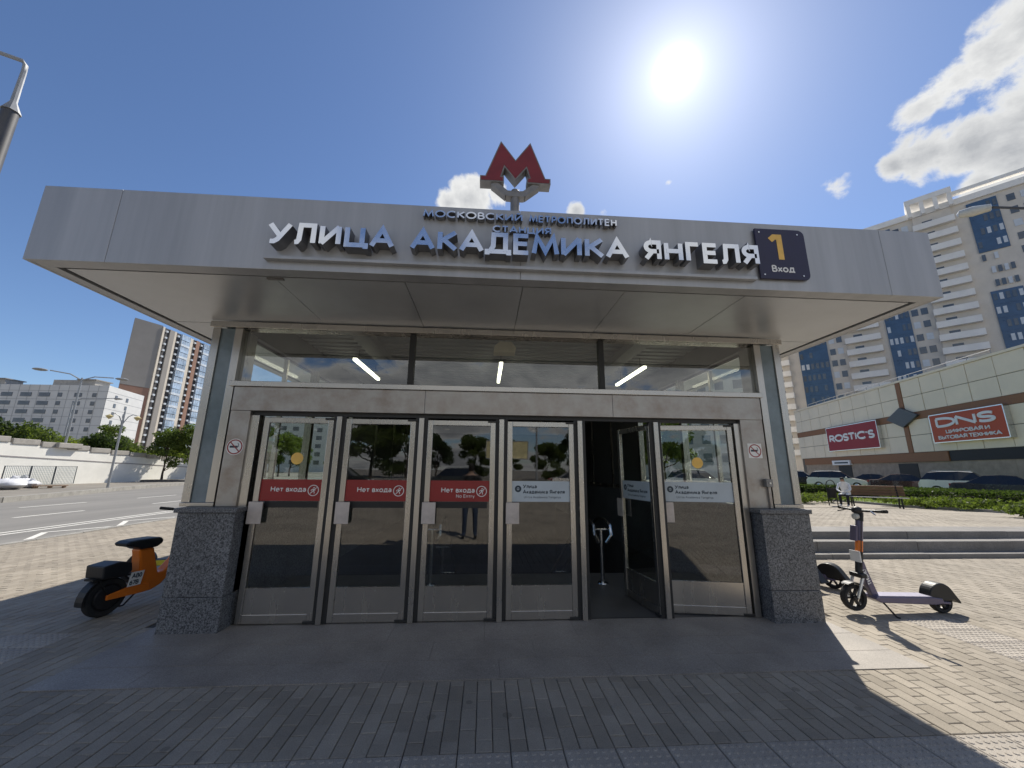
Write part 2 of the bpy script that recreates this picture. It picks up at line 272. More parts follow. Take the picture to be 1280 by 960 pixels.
# ------------------------------------------------------------------ mesh helpers
class MB:
    def __init__(s): s.v = []; s.f = []; s.mi = []; s.cur = 0
    def add(s, vs, fs):
        k = len(s.v); s.v += [tuple(p) for p in vs]
        for f in fs: s.f.append(tuple(i+k for i in f)); s.mi.append(s.cur)
        return s
    def box(s, x0, x1, y0, y1, z0, z1):
        return s.add([(x0, y0, z0), (x1, y0, z0), (x1, y1, z0), (x0, y1, z0), (x0, y0, z1), (x1, y0, z1), (x1, y1, z1), (x0, y1, z1)],
                     [(3, 2, 1, 0), (4, 5, 6, 7), (0, 1, 5, 4), (1, 2, 6, 5), (2, 3, 7, 6), (3, 0, 4, 7)])
    def bar(s, a, b, w, h, upv=(0, 0, 1)):
        a = Vector(a); b = Vector(b); d = (b-a).normalized(); u = Vector(upv)
        if abs(d.dot(u)) > .98: u = Vector((1, 0, 0))
        r = d.cross(u).normalized(); u = r.cross(d)
        vs = [p+r*(sx*w/2)+u*(sy*h/2) for p in (a, b) for sx, sy in ((-1, -1), (1, -1), (1, 1), (-1, 1))]
        return s.add(vs, [(0, 1, 2, 3), (7, 6, 5, 4), (1, 0, 4, 5), (2, 1, 5, 6), (3, 2, 6, 7), (0, 3, 7, 4)])
    def tube(s, pts, r, n=8, cap=True):
        pts = [Vector(p) for p in pts]; rs = r if isinstance(r, (list, tuple)) else [r]*len(pts); k = len(s.v); prev = None
        for i, p in enumerate(pts):
            d = (pts[min(i+1, len(pts)-1)]-pts[max(i-1, 0)]).normalized()
            if prev is None:
                a = Vector((0, 0, 1)) if abs(d.z) < .9 else Vector((1, 0, 0)); prev = d.cross(a).normalized()
            prev = (prev-d*prev.dot(d)).normalized(); q = d.cross(prev)
            for j in range(n):
                t = 2*math.pi*j/n; s.v.append(tuple(p+(prev*math.cos(t)+q*math.sin(t))*rs[i]))
        for i in range(len(pts)-1):
            for j in range(n): s.f.append((k+i*n+j, k+i*n+(j+1) % n, k+(i+1)*n+(j+1) % n, k+(i+1)*n+j)); s.mi.append(s.cur)
        if cap: s.f += [tuple(k+j for j in reversed(range(n))), tuple(k+(len(pts)-1)*n+j for j in range(n))]; s.mi += [s.cur]*2
        return s
    def prism(s, poly, fn, t0, t1):
        n = len(poly); vs = [fn(a, b, t0) for a, b in poly]+[fn(a, b, t1) for a, b in poly]
        return s.add(vs, [tuple(reversed(range(n))), tuple(range(n, 2*n))]+[(i, (i+1) % n, n+(i+1) % n, n+i) for i in range(n)])
    def lathe(s, c, axis, prof, n=20):
        c = Vector(c); ax = Vector(axis).normalized(); a = Vector((0, 0, 1)) if abs(ax.z) < .9 else Vector((1, 0, 0)); p = ax.cross(a).normalized(); q = ax.cross(p); k = len(s.v)
        for r, t in prof:
            for j in range(n): an = 2*math.pi*j/n; s.v.append(tuple(c+ax*t+(p*math.cos(an)+q*math.sin(an))*r))
        for i in range(len(prof)-1):
            for j in range(n): s.f.append((k+i*n+j, k+i*n+(j+1) % n, k+(i+1)*n+(j+1) % n, k+(i+1)*n+j)); s.mi.append(s.cur)
        return s
    def blob(s, c, rad, n=10, m=7, jit=0.0):
        c = Vector(c); k = len(s.v)
        for i in range(m+1):
            th = math.pi*i/m
            for j in range(n):
                ph = 2*math.pi*j/n; q = 1+random.uniform(-jit, jit)
                s.v.append((c.x+rad[0]*q*math.sin(th)*math.cos(ph), c.y+rad[1]*q*math.sin(th)*math.sin(ph), c.z+rad[2]*q*math.cos(th)))
        for i in range(m):
            for j in range(n): s.f.append((k+i*n+j, k+(i+1)*n+j, k+(i+1)*n+(j+1) % n, k+i*n+(j+1) % n)); s.mi.append(s.cur)
        return s
    def mesh(s, name):
        me = bpy.data.meshes.new(name); me.from_pydata(s.v, [], s.f); me.update(); return me
    def build(s, name, mats, parent=None, bev=0, smooth=False):
        me = s.mesh(name)
        for mn in ([mats] if isinstance(mats, str) else mats): me.materials.append(MATS[mn])
        if not isinstance(mats, str): me.polygons.foreach_set('material_index', s.mi)
        if smooth: me.polygons.foreach_set('use_smooth', [True]*len(me.polygons)); me.set_sharp_from_angle(angle=R(40))
        o = bpy.data.objects.new(name, me); COL.objects.link(o)
        if parent: o.parent = parent
        if bev:
            b = o.modifiers.new('bevel', 'BEVEL'); b.width = bev; b.segments = 2; b.limit_method = 'ANGLE'
        return o
def tag(o, label=None, cat=None, group=None, kind=None):
    if label: o['label'] = label
    if cat: o['category'] = cat
    if group: o['group'] = group
    if kind: o['kind'] = kind
    return o
def thing(name, label, cat, loc=(0, 0, 0), rz=0, group=None):
    o = bpy.data.objects.new(name, None); COL.objects.link(o); o.location = loc; o.rotation_euler = (0, 0, rz); o.empty_display_size = .2
    return tag(o, label, cat, group)
def B(name, mats, parent, *dims, bev=0): return MB().box(*dims).build(name, mats, parent, bev)
def inst(name, me, loc, parent=None, rz=0, scale=None):
    o = bpy.data.objects.new(name, me); COL.objects.link(o); o.location = loc; o.rotation_euler = (0, 0, rz); o.parent = parent
    if scale: o.scale = scale
    return o
def copy_tree(o, parent=None):
    c = o.copy(); COL.objects.link(c); c.parent = parent
    for ch in list(o.children): copy_tree(ch, c)
    return c

# ------------------------------------------------------------------ stroke lettering (cap height 1)
def arc(cx, cy, rx, ry, a0, a1, n=14): return [(cx+rx*math.cos(R(a0+(a1-a0)*i/n)), cy+ry*math.sin(R(a0+(a1-a0)*i/n))) for i in range(n+1)]
def bowl(x, y0, y1, w): h = (y1-y0)/2; return [(x, y0), (x+w-h, y0)] + arc(x+w-h, y0+h, h, h, -90, 90, 10)[1:] + [(x, y1)]
X = .68
def g_ring(cx, cy, rx, ry): return arc(cx, cy, rx, ry, 0, 360, 22)
G = {
 'У': (.82, [[(.0, 1), (.42, .36)], [(.82, 1), (.36, .12), (.22, 0), (.06, 0)]]), 'Л': (.8, [[(0, 0), (.1, .02), (.17, .16), (.2, 1), (.75, 1), (.75, 0)]]),
 'И': (.8, [[(0.05, 1), (0.05, 0)], [(.05, 0), (.75, 1)], [(.75, 1), (.75, 0)]]), 'Ц': (.86, [[(.05, 1), (.05, 0), (.86, 0), (.86, -.2)], [(.7, 1), (.7, 0)]]),
 'А': (.86, [[(0, 0), (.43, 1), (.86, 0)], [(.16, .32), (.7, .32)]]), 'К': (.72, [[(.05, 0), (.05, 1)], [(.7, 1), (.08, .45)], [(.2, .56), (.72, 0)]]),
 'Д': (.92, [[(0, -.2), (0, 0), (.92, 0), (.92, -.2)], [(.12, 0), (.25, .3), (.27, 1), (.78, 1), (.78, 0)]]), 'Е': (.6, [[(.6, 1), (.05, 1), (.05, 0), (.6, 0)], [(.05, .52), (.55, .52)]]),
 'М': (1.0, [[(0, 0), (.14, 1), (.5, .12), (.86, 1), (1, 0)]]), 'Я': (.68, [[(.63, 0), (.63, 1), (.3, 1)] + arc(.3, .73, .27, .27, 90, 270, 12) + [(.63, .46)], [(.32, .46), (.02, 0)]]),
 'Н': (.76, [[(.05, 0), (.05, 1)], [(.71, 0), (.71, 1)], [(.05, .52), (.71, .52)]]), 'Г': (.55, [[(.05, 0), (.05, 1), (.55, 1)]]),
 'С': (.86, [arc(.5, .5, .48, .5, 48, 312, 20)]), 'Т': (.66, [[(0, 1), (.66, 1)], [(.33, 1), (.33, 0)]]), 'О': (1.0, [g_ring(.5, .5, .48, .5)]),
 'В': (.64, [bowl(.05, .52, 1, .5), bowl(.05, 0, .52, .58), [(.05, 0), (.05, 1)]]), 'Й': (.8, [[(0.05, 1), (0.05, 0)], [(.05, 0), (.75, 1)], [(.75, 1), (.75, 0)], arc(.4, 1.28, .18, .12, 200, 340, 8)]),
 'П': (.76, [[(.05, 0), (.05, 1), (.71, 1), (.71, 0)]]), 'Р': (.6, [[(.05, 0), (.05, 1)], bowl(.05, .44, 1, .55)]), 'Ф': (.9, [[(.45, -.04), (.45, 1.04)], g_ring(.45, .5, .42, .32)]),
 'Б': (.62, [[(.58, 1), (.05, 1), (.05, 0)], bowl(.05, 0, .56, .56)]), 'Ы': (.9, [[(.05, 1), (.05, 0)], bowl(.05, 0, .54, .54), [(.85, 0), (.85, 1)]]), 'Х': (.7, [[(0, 0), (.7, 1)], [(0, 1), (.7, 0)]]),
 '1': (.4, [[(.0, .82), (.26, 1), (.26, 0)]]), '0': (.6, [g_ring(.3, .5, .27, .5)]), '6': (.6, [g_ring(.3, .31, .28, .31), arc(.56, .4, .54, .6, 95, 185, 10)]), '7': (.55, [[(0, 1), (.55, 1), (.2, 0)]]), '8': (.6, [g_ring(.3, .26, .28, .26), g_ring(.3, .76, .23, .24)]),
 "'": (.15, [[(.08, 1), (.08, .74)]]), 'R': (.68, [[(.05, 0), (.05, 1)], bowl(.05, .46, 1, .56), [(.3, .46), (.68, 0)]]), 'S': (.6, [arc(.32, .75, .26, .25, 30, 270, 12) + arc(.3, .25, .28, .25, 90, -150, 12)[1:]]),
 'I': (.2, [[(.1, 0), (.1, 1)]]), 'D': (.8, [[(.05, 0), (.05, 1)], bowl(.05, 0, 1, .76)]), 'N': (.8, [[(.05, 0), (.05, 1)], [(.05, 1), (.75, 0)], [(.75, 0), (.75, 1)]]), 'W': (1.1, [[(0, 1), (.28, 0), (.55, .85), (.82, 0), (1.1, 1)]]),
 'U': (.74, [[(.05, 1), (.05, .3)] + arc(.37, .32, .32, .32, 180, 360, 10) + [(.69, 1)]]), 'Y': (.7, [[(0, 1), (.35, .48), (.7, 1)], [(.35, .48), (.35, 0)]]),
 'е': (.6, [[(.06, .36), (.56, .36)] + arc(.31, .34, .27, .34, 0, 310, 14)]), 'т': (.5, [[(0, X), (.5, X)], [(.25, X), (.25, 0)]]), 'в': (.5, [bowl(.05, .36, X, .4), bowl(.05, 0, .36, .45), [(.05, 0), (.05, X)]]),
 'х': (.5, [[(0, 0), (.5, X)], [(0, X), (.5, 0)]]), 'о': (.66, [g_ring(.33, .34, .3, .34)]), 'д': (.66, [[(0, -.15), (0, 0), (.66, 0), (.66, -.15)], [(.1, 0), (.2, X), (.56, X), (.56, 0)]]),
 'а': (.55, [arc(.28, .45, .23, .23, 150, 0, 8) + [(.51, 0)], g_ring(.27, .18, .22, .18)]), 'л': (.56, [[(0, 0), (.12, .08), (.16, X), (.52, X), (.52, 0)]]), 'и': (.56, [[(.05, X), (.05, 0), (.51, X), (.51, 0)]]),
 'ц': (.6, [[(.05, X), (.05, 0), (.6, 0), (.6, -.15)], [(.5, X), (.5, 0)]]), 'к': (.5, [[(.05, 0), (.05, X)], [(.48, X), (.08, .32), (.5, 0)]]), 'м': (.7, [[(.05, 0), (.05, X), (.35, .15), (.65, X), (.65, 0)]]),
 'я': (.5, [[(.46, 0), (.46, X), (.22, X)] + arc(.22, .5, .18, .18, 90, 270, 8) + [(.46, .32)], [(.24, .32), (.02, 0)]]), 'н': (.54, [[(.05, 0), (.05, X)], [(.49, 0), (.49, X)], [(.05, .36), (.49, .36)]]), 'г': (.4, [[(.05, 0), (.05, X), (.4, X)]]),
 'l': (.2, [[(.1, 0), (.1, 1)]]), 'i': (.2, [[(.1, 0), (.1, X)], [(.1, .86), (.1, .98)]]), 's': (.46, [arc(.24, .5, .19, .18, 30, 270, 8) + arc(.23, .16, .2, .16, 90, -150, 8)[1:]]), 'd': (.62, [[(.56, 0), (.56, 1)], g_ring(.3, .33, .26, .33)]),
 'y': (.5, [[(0, X), (.26, .02)], [(.5, X), (.2, -.24)]]), 'n': (.54, [[(.05, 0), (.05, X)], [(.05, .4)] + arc(.27, .44, .22, .24, 160, 0, 8) + [(.49, 0)]]), 'g': (.6, [g_ring(.3, .36, .25, .32), [(.55, X), (.55, -.1)] + arc(.3, -.08, .25, .16, 0, -150, 8)]), 'r': (.36, [[(.05, 0), (.05, X)], arc(.3, .38, .25, .28, 180, 80, 6)]),
 'h': (.54, [[(.05, 0), (.05, 1)], [(.05, .4)] + arc(.27, .44, .22, .24, 160, 0, 8) + [(.49, 0)]]),
 'u': (.54, [[(.05, X), (.05, .24)] + arc(.27, .24, .22, .24, 180, 360, 8) + [(.49, X)]]),
}
for a, b_ in zip('ETCOMHPAKBteaoxkmcvh', 'ЕТСОМНРАКВтеаохкм__'):
    if b_ != '_': G.setdefault(a, G[b_])
def strip(mb, pl, w, fn, t0, t1):
    pl = [Vector(p) for p in pl]; n = len(pl); closed = n > 3 and (pl[0]-pl[-1]).length < 1e-6
    if closed: pl = pl[:-1]; n -= 1
    Lp, Rp = [], []
    for i in range(n):
        a = pl[i-1] if (i or closed) else None; c = pl[(i+1) % n] if (i < n-1 or closed) else None
        d1 = (pl[i]-a).normalized() if a is not None else None; d2 = (c-pl[i]).normalized() if c is not None else None
        if d1 is None: d1 = d2
        if d2 is None: d2 = d1
        n1 = Vector((-d1.y, d1.x)); n2 = Vector((-d2.y, d2.x)); nm = n1+n2
        nm = n1 if nm.length < 1e-4 else nm.normalized(); k = 1/max(.42, nm.dot(n1)); Lp.append(pl[i]+nm*(w/2*k)); Rp.append(pl[i]-nm*(w/2*k))
    m = n if closed else n-1; k = len(mb.v)
    for t in (t0, t1):
        for p in Lp: mb.v.append(tuple(fn(p.x, p.y, t)))
        for p in Rp: mb.v.append(tuple(fn(p.x, p.y, t)))
    l0, r0, l1, r1 = k, k+n, k+2*n, k+3*n; fs = []
    for i in range(m):
        j = (i+1) % n; fs += [(r1+i, r1+j, l1+j, l1+i), (l0+i, l0+j, r0+j, r0+i), (l1+i, l1+j, l0+j, l0+i), (r0+i, r0+j, r1+j, r1+i)]
    if not closed: fs += [(l0, r0, r1, l1), (r0+n-1, l0+n-1, l1+n-1, r1+n-1)]
    mb.f += fs; mb.mi += [mb.cur]*len(fs)
def glyph(mb, ch, x, y, h, th, fn, t0, t1, sx=1.0):
    for k, pl in enumerate(G[ch][1]): strip(mb, [(x+a*h*sx, y+th/2+b_*(h-th)) for a, b_ in pl], th, fn, t0, t1+k*h*.004)
def adv(ch, h, sx=1.0, sp=.2): return (.4 if ch == ' ' else G[ch][0]*sx+sp)*h
def textw(s, h, sx=1.0, sp=.2): return sum(adv(c, h, sx, sp) for c in s)-sp*h
def text(mb, s, x, y, h, th, fn, t0, t1, sx=1.0, sp=.2):
    for c in s:
        if c != ' ': glyph(mb, c, x, y, h, th, fn, t0, t1, sx)
        x += adv(c, h, sx, sp)
    return mb

# ------------------------------------------------------------------ ground
PX0, PX1, PY1 = -3.4, 3.55, 14.0          # pavilion footprint
def ring(outer, hole, z):
    x0, x1, y0, y1 = outer; a0, a1, b0, b1 = hole; mb = MB()
    for r in ((x0, x1, y0, b0), (x0, x1, b1, y1), (x0, a0, b0, b1), (a1, x1, b0, b1)):
        mb.add([(r[0], r[2], z), (r[1], r[2], z), (r[1], r[3], z), (r[0], r[3], z)], [(0, 1, 2, 3)])
    return mb
HOLE = (PX0+.1, PX1-.1, 0.05, PY1-.1)
tag(ring((-900, 900, -900, 900), HOLE, -.10).build('ground', 'earth'), kind='structure')
pav = ring((-9.75, 60, -45, 60), HOLE, -.014).build('pavement', 'joint_sand'); tag(pav, kind='structure')
far = MB()   # paving beyond the bricks that are built one by one
for r in ((-9.75, 60, -45, -6.0), (9.4, 60, -6.0, 2.74), (-9.75, -3.5, 14.0, 60), (-3.5, 4.2, 14.1, 60), (3.7, 4.24, 2.76, 14)):
    far.add([(r[0], r[2], -.003), (r[1], r[2], -.003), (r[1], r[3], -.003), (r[0], r[3], -.003)], [(0, 1, 2, 3)])
tag(far.build('paving_far', 'paver_far', pav), kind='stuff')
TAC_F = (-9.6, 12.0, -2.5, -1.9); TAC_L = (-4.6, -4.0, -1.9, -.1); TAC_R = (4.4, 5.0, -1.9, -.1)
APRON = (-3.4, 3.5, -1.13, .0)
def inside(x, y, r, e=.0): return r[0]-e < x < r[1]+e and r[2]-e < y < r[3]+e
bricks = []
def zp(y): return .4-.04*min(max(0, y-3.8), 9.0)
def bricks_in(r, z=0.0):
    for i in range(round(r[0]/.1), round(r[1]/.1)):
        off = .1 if i % 2 else 0.0; x = i*.1+.05
        for j in range(math.floor((r[2]+off)/.2)-1, math.ceil((r[3]+off)/.2)+1):
            y = j*.2+.1-off; segs = [(max(y-.0975, r[2]), min(y+.0975, r[3]))]
            if z == 0:
                for q in (TAC_F, TAC_L, TAC_R, APRON):
                    if not q[0]-.03 < x < q[1]+.03: continue
                    segs = [c for a, b_ in segs for c in ((a, min(b_, q[2]-.004)), (max(a, q[3]+.004), b_)) if c[1]-c[0] > .02]
            for a, b_ in segs:
                if b_-a > .02: bricks.append((x, (a+b_)/2, z and zp((a+b_)/2), b_-a))
bricks_in((-9.7, -3.5, -6, 14)); bricks_in((-3.5, 3.7, -6, 0)); bricks_in((3.7, 9.4, -6, 2.74)); bricks_in((4.3, 16, 3.84, 12.5), .4)
def area(b):
    p = project((b[0], b[1], b[2]))
    if not (-10 < p[0] < 1290 and -10 < p[1] < 975): return 0
    d = (Vector((b[0], b[1], b[2]))-CAM).length; return (b[3]/.195)/d**3
bricks.sort(key=area, reverse=True)
def brick_verts(hx, hy, c=.004, d=.003): # chamfered top, open bottom
    return [(-hx, -hy, -.06), (hx, -hy, -.06), (hx, hy, -.06), (-hx, hy, -.06), (-hx, -hy, -d), (hx, -hy, -d), (hx, hy, -d), (-hx, hy, -d), (-hx+c, -hy+c, 0), (hx-c, -hy+c, 0), (hx-c, hy-c, 0), (-hx+c, hy-c, 0)]
BF = [(0, 1, 5, 4), (1, 2, 6, 5), (2, 3, 7, 6), (3, 0, 4, 7), (4, 5, 9, 8), (5, 6, 10, 9), (6, 7, 11, 10), (7, 4, 8, 11), (8, 9, 10, 11)]
bm = {}
for x, y, z, l in bricks[:300]:
    key = round(l, 3)
    if key not in bm: bm[key] = MB().add(brick_verts(.0475, l/2), BF).mesh('brick'); bm[key].materials.append(MATS['paver'])
    o = inst('brick', bm[key], (x, y, z+random.uniform(-.002, .0015)), pav); o.rotation_euler = (random.gauss(0, .006), random.gauss(0, .009), random.gauss(0, .006))
vs = []; fs = []; base = np.array(BF)
rest = bricks[300:]; V = np.zeros((len(rest), 12, 3)); 
for k, (x, y, z, l) in enumerate(rest):
    a = np.array(brick_verts(.0475, l/2)); t = RNG.normal(0, .006, 3); t[1] -= .04*(z > .01); a[:, 2] += a[:, 0]*t[0]*1.4+a[:, 1]*t[1]+RNG.uniform(-.002, .0015)
    a[:, 0] -= a[:, 1]*t[2]; V[k] = a+np.array((x, y, z))
me = bpy.data.meshes.new('brick_field'); me.from_pydata(V.reshape(-1, 3).tolist(), [], (base[None]+12*np.arange(len(rest))[:, None, None]).reshape(-1, 4).tolist()); me.materials.append(MATS['paver'])
bo = bpy.data.objects.new('brick_field', me); COL.objects.link(bo); bo.parent = pav; tag(bo, kind='stuff')

# tactile tiles with raised studs
tm = MB(); tm.add(brick_verts(.147, .147, .004, .004), BF)
for i in range(6):
    for j in range(6):
        tm.lathe((-.1225+i*.049, -.1225+j*.049, -.001), (0, 0, 1), [(.017, 0), (.012, .005), (.0, .0055)], 7)
tmesh = tm.mesh('tactile_tile'); tmesh.materials.append(MATS['tactile_stone'])
tac = thing('tactile_paving', 'strip of pale studded tactile tiles round the metro entrance', 'paving'); tac['kind'] = 'structure'; del tac['category']
for q in (TAC_F, TAC_L, TAC_R):
    for i in range(int(round((q[1]-q[0])/.3))):
        for j in range(int(round((q[3]-q[2])/.3))):
            x, y = q[0]+.15+i*.3, q[2]+.15+j*.3
            if abs(x) < 7.5: inst('tile', tmesh, (x, y, random.uniform(-.001, .001)), tac)
# granite apron
ap = thing('apron', 'dark granite slab apron before the doors', 'paving'); ap['kind'] = 'structure'; del ap['category']
for r, (y0, y1, off) in enumerate(((-1.13, -.815, .22), (-.812, -.445, -.36), (-.442, .05, .1))):
    xs = [APRON[0]]; x = APRON[0]+.45+off
    while x < APRON[1]-.3: xs.append(x); x += .9
    xs.append(APRON[1])
    for a, b_ in zip(xs, xs[1:]): B('slab', 'apron_stone', ap, a+.0012, b_-.0012, y0+.0012, y1-.0012, -.08, .004+random.uniform(0, .0012))
# steps to the raised plaza
st = thing('steps', 'three low stone steps up to the raised plaza', 'steps'); st['kind'] = 'structure'; del st['category']
for y, z0, z1, dep in ((2.75, -.05, .08, .30), (2.98, .0, .265, .42), (3.3, .2, .40, .5)):
    x = 4.2
    while x < 34:
        l = random.uniform(1.9, 2.3); B('step_block', 'step_stone', st, x+.002, x+l-.002, y+random.uniform(-.004, .004), y+dep+.2, z0, z1+random.uniform(-.003, .003), bev=.012); x += l
# raised plaza and lawn
tag(MB().add([(4.25, 3.82, .386), (42, 3.82, .386), (42, 12.8, .026), (4.25, 12.8, .026), (42, 40, .026), (4.25, 40, .026), (4.25, 3.82, -.05), (4.25, 12.8, -.05)], [(0, 1, 2, 3), (3, 2, 4, 5), (0, 3, 7, 6)]).build('raised_plaza', 'joint_sand'), kind='structure')
pf = MB(); pf.add([(16, 3.84, .396), (42, 3.84, .396), (42, 12.8, .037), (16, 12.8, .037), (42, 40, .037), (4.3, 40, .037), (4.3, 12.8, .037)], [(0, 1, 2, 3), (6, 3, 2, 4, 5)])
tag(pf.build('plaza_paving', 'paver_far'), kind='structure')
def onp(px, py):
    z = .2
    for _ in range(30): q = onz(px, py, z); z = .5*z+.5*zp(q.y)
    return q
LAWN = [onp(985, 622), onp(1062, 628), onp(1130, 634), onp(1280, 643), Vector((26, 4.4, 0)), Vector((42, 3.6, 0)), Vector((44, 24, 0)), Vector((34, 40, 0)), Vector((22, 34, 0))]
LAWN = [Vector((p.x, p.y, 0)) for p in LAWN]
lw = MB(); nl = len(LAWN); lc = Vector((28, 17, 0)); lp = [(p.x, p.y, zp(p.y)+.05) for p in LAWN]
rings_ = [[tuple(Vector((lc.x+(p.x-lc.x)*k, lc.y+(p.y-lc.y)*k, 0))+Vector((0, 0, zp(lc.y+(p.y-lc.y)*k)+.05))) for p in LAWN] for k in (.02, .3, .5, .7, .85, 1.0)]
for a, b_ in zip(rings_, rings_[1:]):
    for q in range(nl): lw.add([a[q], a[(q+1) % nl], b_[(q+1) % nl], b_[q]], [(0, 1, 2, 3)])
tag(lw.build('lawn', 'lawn'), kind='structure')
def in_lawn(x, y):
    c = False; n = len(LAWN)
    for i in range(n):
        a, b_ = LAWN[i], LAWN[(i+1) % n]
        if (a.y > y) != (b_.y > y) and x < (b_.x-a.x)*(y-a.y)/(b_.y-a.y)+a.x: c = not c
    return c
kb = MB()
for a, b_ in zip(LAWN[:4], LAWN[1:5]): kb.bar((a.x, a.y, zp(a.y)+.03), (b_.x, b_.y, zp(b_.y)+.03), .08, .14)
tag(kb.build('lawn_kerb', 'kerb_stone'), kind='structure')
gv = []; gf = []
for _ in range(30000):
    x, y = random.uniform(12, 34), random.uniform(3, 32)
    if not in_lawn(x, y): continue
    h = random.uniform(.05, .13); a = random.uniform(0, 6.28); w = random.uniform(.012, .03); k = len(gv); lx, ly = random.gauss(0, .04), random.gauss(0, .04)
    gv += [(x-w*math.cos(a), y-w*math.sin(a), zp(y)+.045), (x+w*math.cos(a), y+w*math.sin(a), zp(y)+.045), (x+lx, y+ly, zp(y)+.05+h)]; gf.append((k, k+1, k+2))
me = bpy.data.meshes.new('grass'); me.from_pydata(gv, [], gf); me.materials.append(MATS['leaf_light']); o = bpy.data.objects.new('grass', me); COL.objects.link(o); tag(o, 'short sunlit grass on the lawn behind the bench', 'grass', kind='stuff')
# car park in front of the mall
tag(MB().add([(5, 41, .06), (43, 3, .06), (43, -30, .06), (120, -30, .06), (120, 120, .06), (5, 120, .06)], [(0, 1, 2, 3, 4, 5)]).build('car_park', 'kerb_stone'), kind='structure')

# road on the left
RX0, RX1 = -9.9, -21.4
rd = MB(); rd.add([(RX0, -90, -.045), (RX0, 200, -.045), (-46, 200, -.045), (-28.2, 35, -.045), (-25.2, 24.8, -.045), (RX1, 14.6, -.045), (RX1, -90, -.045)], [(0, 1, 2, 3, 4, 5, 6)])
tag(rd.build('road', 'asphalt'), kind='structure')
kn = thing('near_kerb', 'stone kerb between pavement and road', 'kerb'); kn['kind'] = 'structure'; del kn['category']
for i in range(-20, 40): B('kerb_stone', 'kerb_stone', kn, RX0-.02, RX0+.16, i*1.0+.004, i*1.0+.996, -.2, .012+random.uniform(-.003, .003), bev=.01)
rm = thing('road_markings', 'worn white lane lines on the road', 'road marking'); rm['kind'] = 'structure'; del rm['category']
def mark(x0, x1, y0, y1): return MB().add([(x0, y0, -.040), (x1, y0, -.040), (x1, y1, -.040), (x0, y1, -.040)], [(0, 1, 2, 3)]).build('lane_line', 'road_paint', rm)
mark(-11.52, -11.40, -60, 120); mark(-11.86, -11.74, -60, 120)
for i in range(-8, 12):
    mark(-14.9, -14.76, i*5.2+9.2-.0, i*5.2+11.4); mark(-18.2, -18.06, i*5.2+12.4, i*5.2+15.0)
mz = MB()
for i in range(14):
    y = 5.2+i*1.1; s_ = i % 2; mz.bar((-10.9 if s_ else -10.15, y, -.039), (-10.15 if s_ else -10.9, y+1.1, -.039), .12, .002)
mz.build('zigzag_line', 'road_paint', rm)
# far pavement, retaining wall
fp = MB(); fp.prism([(RX1-.2, -90), (RX1-.2, 14.6), (-25.4, 24.8), (-28.4, 35), (-46.2, 200), (-60, 200), (-60, -90)], lambda a, b_, t: (a, b_, t), -.2, .16); tag(fp.build('far_pavement', 'earth'), kind='structure')
fk = MB(); pts = [(RX1, -90), (RX1, 14.6), (-25.2, 24.8), (-28.2, 35), (-46, 200)]
for a, b_ in zip(pts, pts[1:]): fk.bar((*a, .04), (*b_, .04), .3, .28)
tag(fk.build('far_kerb', 'kerb_stone'), kind='structure')
rw = thing('retaining_wall', 'long white retaining wall with a dark line across the road', 'wall', (-33, 0, .16))
def wz(y): return 3.5-(y-24)*.062 if y > 24 else 3.5+(24-y)*.01
ys = [-60, -20, 10, 24, 34, 44, 54]
wall = MB()
for a, b_ in zip(ys, ys[1:]):
    za, zb = wz(a)-.5, wz(b_)-.5; wall.add([(0, a, -.3), (0, b_, -.3), (0, b_, zb), (0, a, za), (-.6, a, za), (-.6, b_, zb)], [(0, 1, 2, 3), (3, 2, 5, 4)])
wall.build('wall_face', 'wall_white', rw)
wl = MB()
for a, b_ in zip(ys, ys[1:]): wl.bar((.012, a, wz(a)*.6-.05), (.012, b_, wz(b_)*.6-.05), .03, .07)
wl.build('wall_groove', 'wall_line', rw)
y = 10.0
while y < 52:
    z = wz(y+.9)-.5; B('coping_block', 'concrete', rw, -.62, .06, y+.05, y+1.75, z-.03, z+.36, bev=.03); y += 1.85
tag(MB().add([(-33.5, -60, 3.0), (-33.5, 20, 3.0), (-33.5, 54, 1.3), (-300, 300, 1.3), (-300, -60, 3)], [(0, 1, 2, 3, 4)]).build('upper_ground', 'earth'), kind='structure')

# ------------------------------------------------------------------ metro pavilion
pv = thing('metro_pavilion', 'grey metal and glass metro entrance pavilion with deep flat canopy', 'building')
RXL, RXR, RYF, ZB, ZT = -4.0, 4.16, -1.35, 3.2, 3.895
RYB = PY1+.6
for a, b_ in zip([RXL, -3.37, .09, 3.63], [-3.37, .09, 3.63, RXR]):
    B('fascia_panel', 'fascia', pv, a+.0015, b_-.0015, RYF, RYF+.03, ZB, ZT, bev=.003)
for xs in ((RXL, RXL+.03), (RXR-.03, RXR)):
    y = RYF+.032
    while y < RYB-.1: y1 = min(y+2.4, RYB); B('fascia_panel', 'fascia', pv, *xs, y+.002, y1-.002, ZB, ZT, bev=.003); y = y1
B('fascia_panel', 'fascia', pv, RXL, RXR, RYB+.002, RYB+.03, ZB, ZT)
B('roof_cover', 'roof', pv, RXL+.032, RXR-.032, RYF+.032, RYB, ZT-.12, ZT-.05)
tr = MB()  # lower flange of the fascia
for q in ((RXL+.031, RXR-.031, RYF+.031, RYF+.13), (RXL+.031, RXL+.13, RYF+.131, RYB), (RXR-.13, RXR-.031, RYF+.131, RYB)): tr.box(*q, ZB+.002, ZB+.03)
tr.build('fascia_flange', 'fascia', pv)
for q in ((RXL+.131, RXR-.131, RYF+.131, .1), (RXL+.131, -3.22, .101, RYB), (3.4, RXR-.131, .101, RYB)): B('soffit_backing', 'soffit_gap', pv, *q, ZB+.06, ZB+.09)
for q in ((-3.22, -3.16), (3.31, 3.37)): B('upper_wall', 'interior', pv, *q, .1, PY1, 3.19, 3.76)
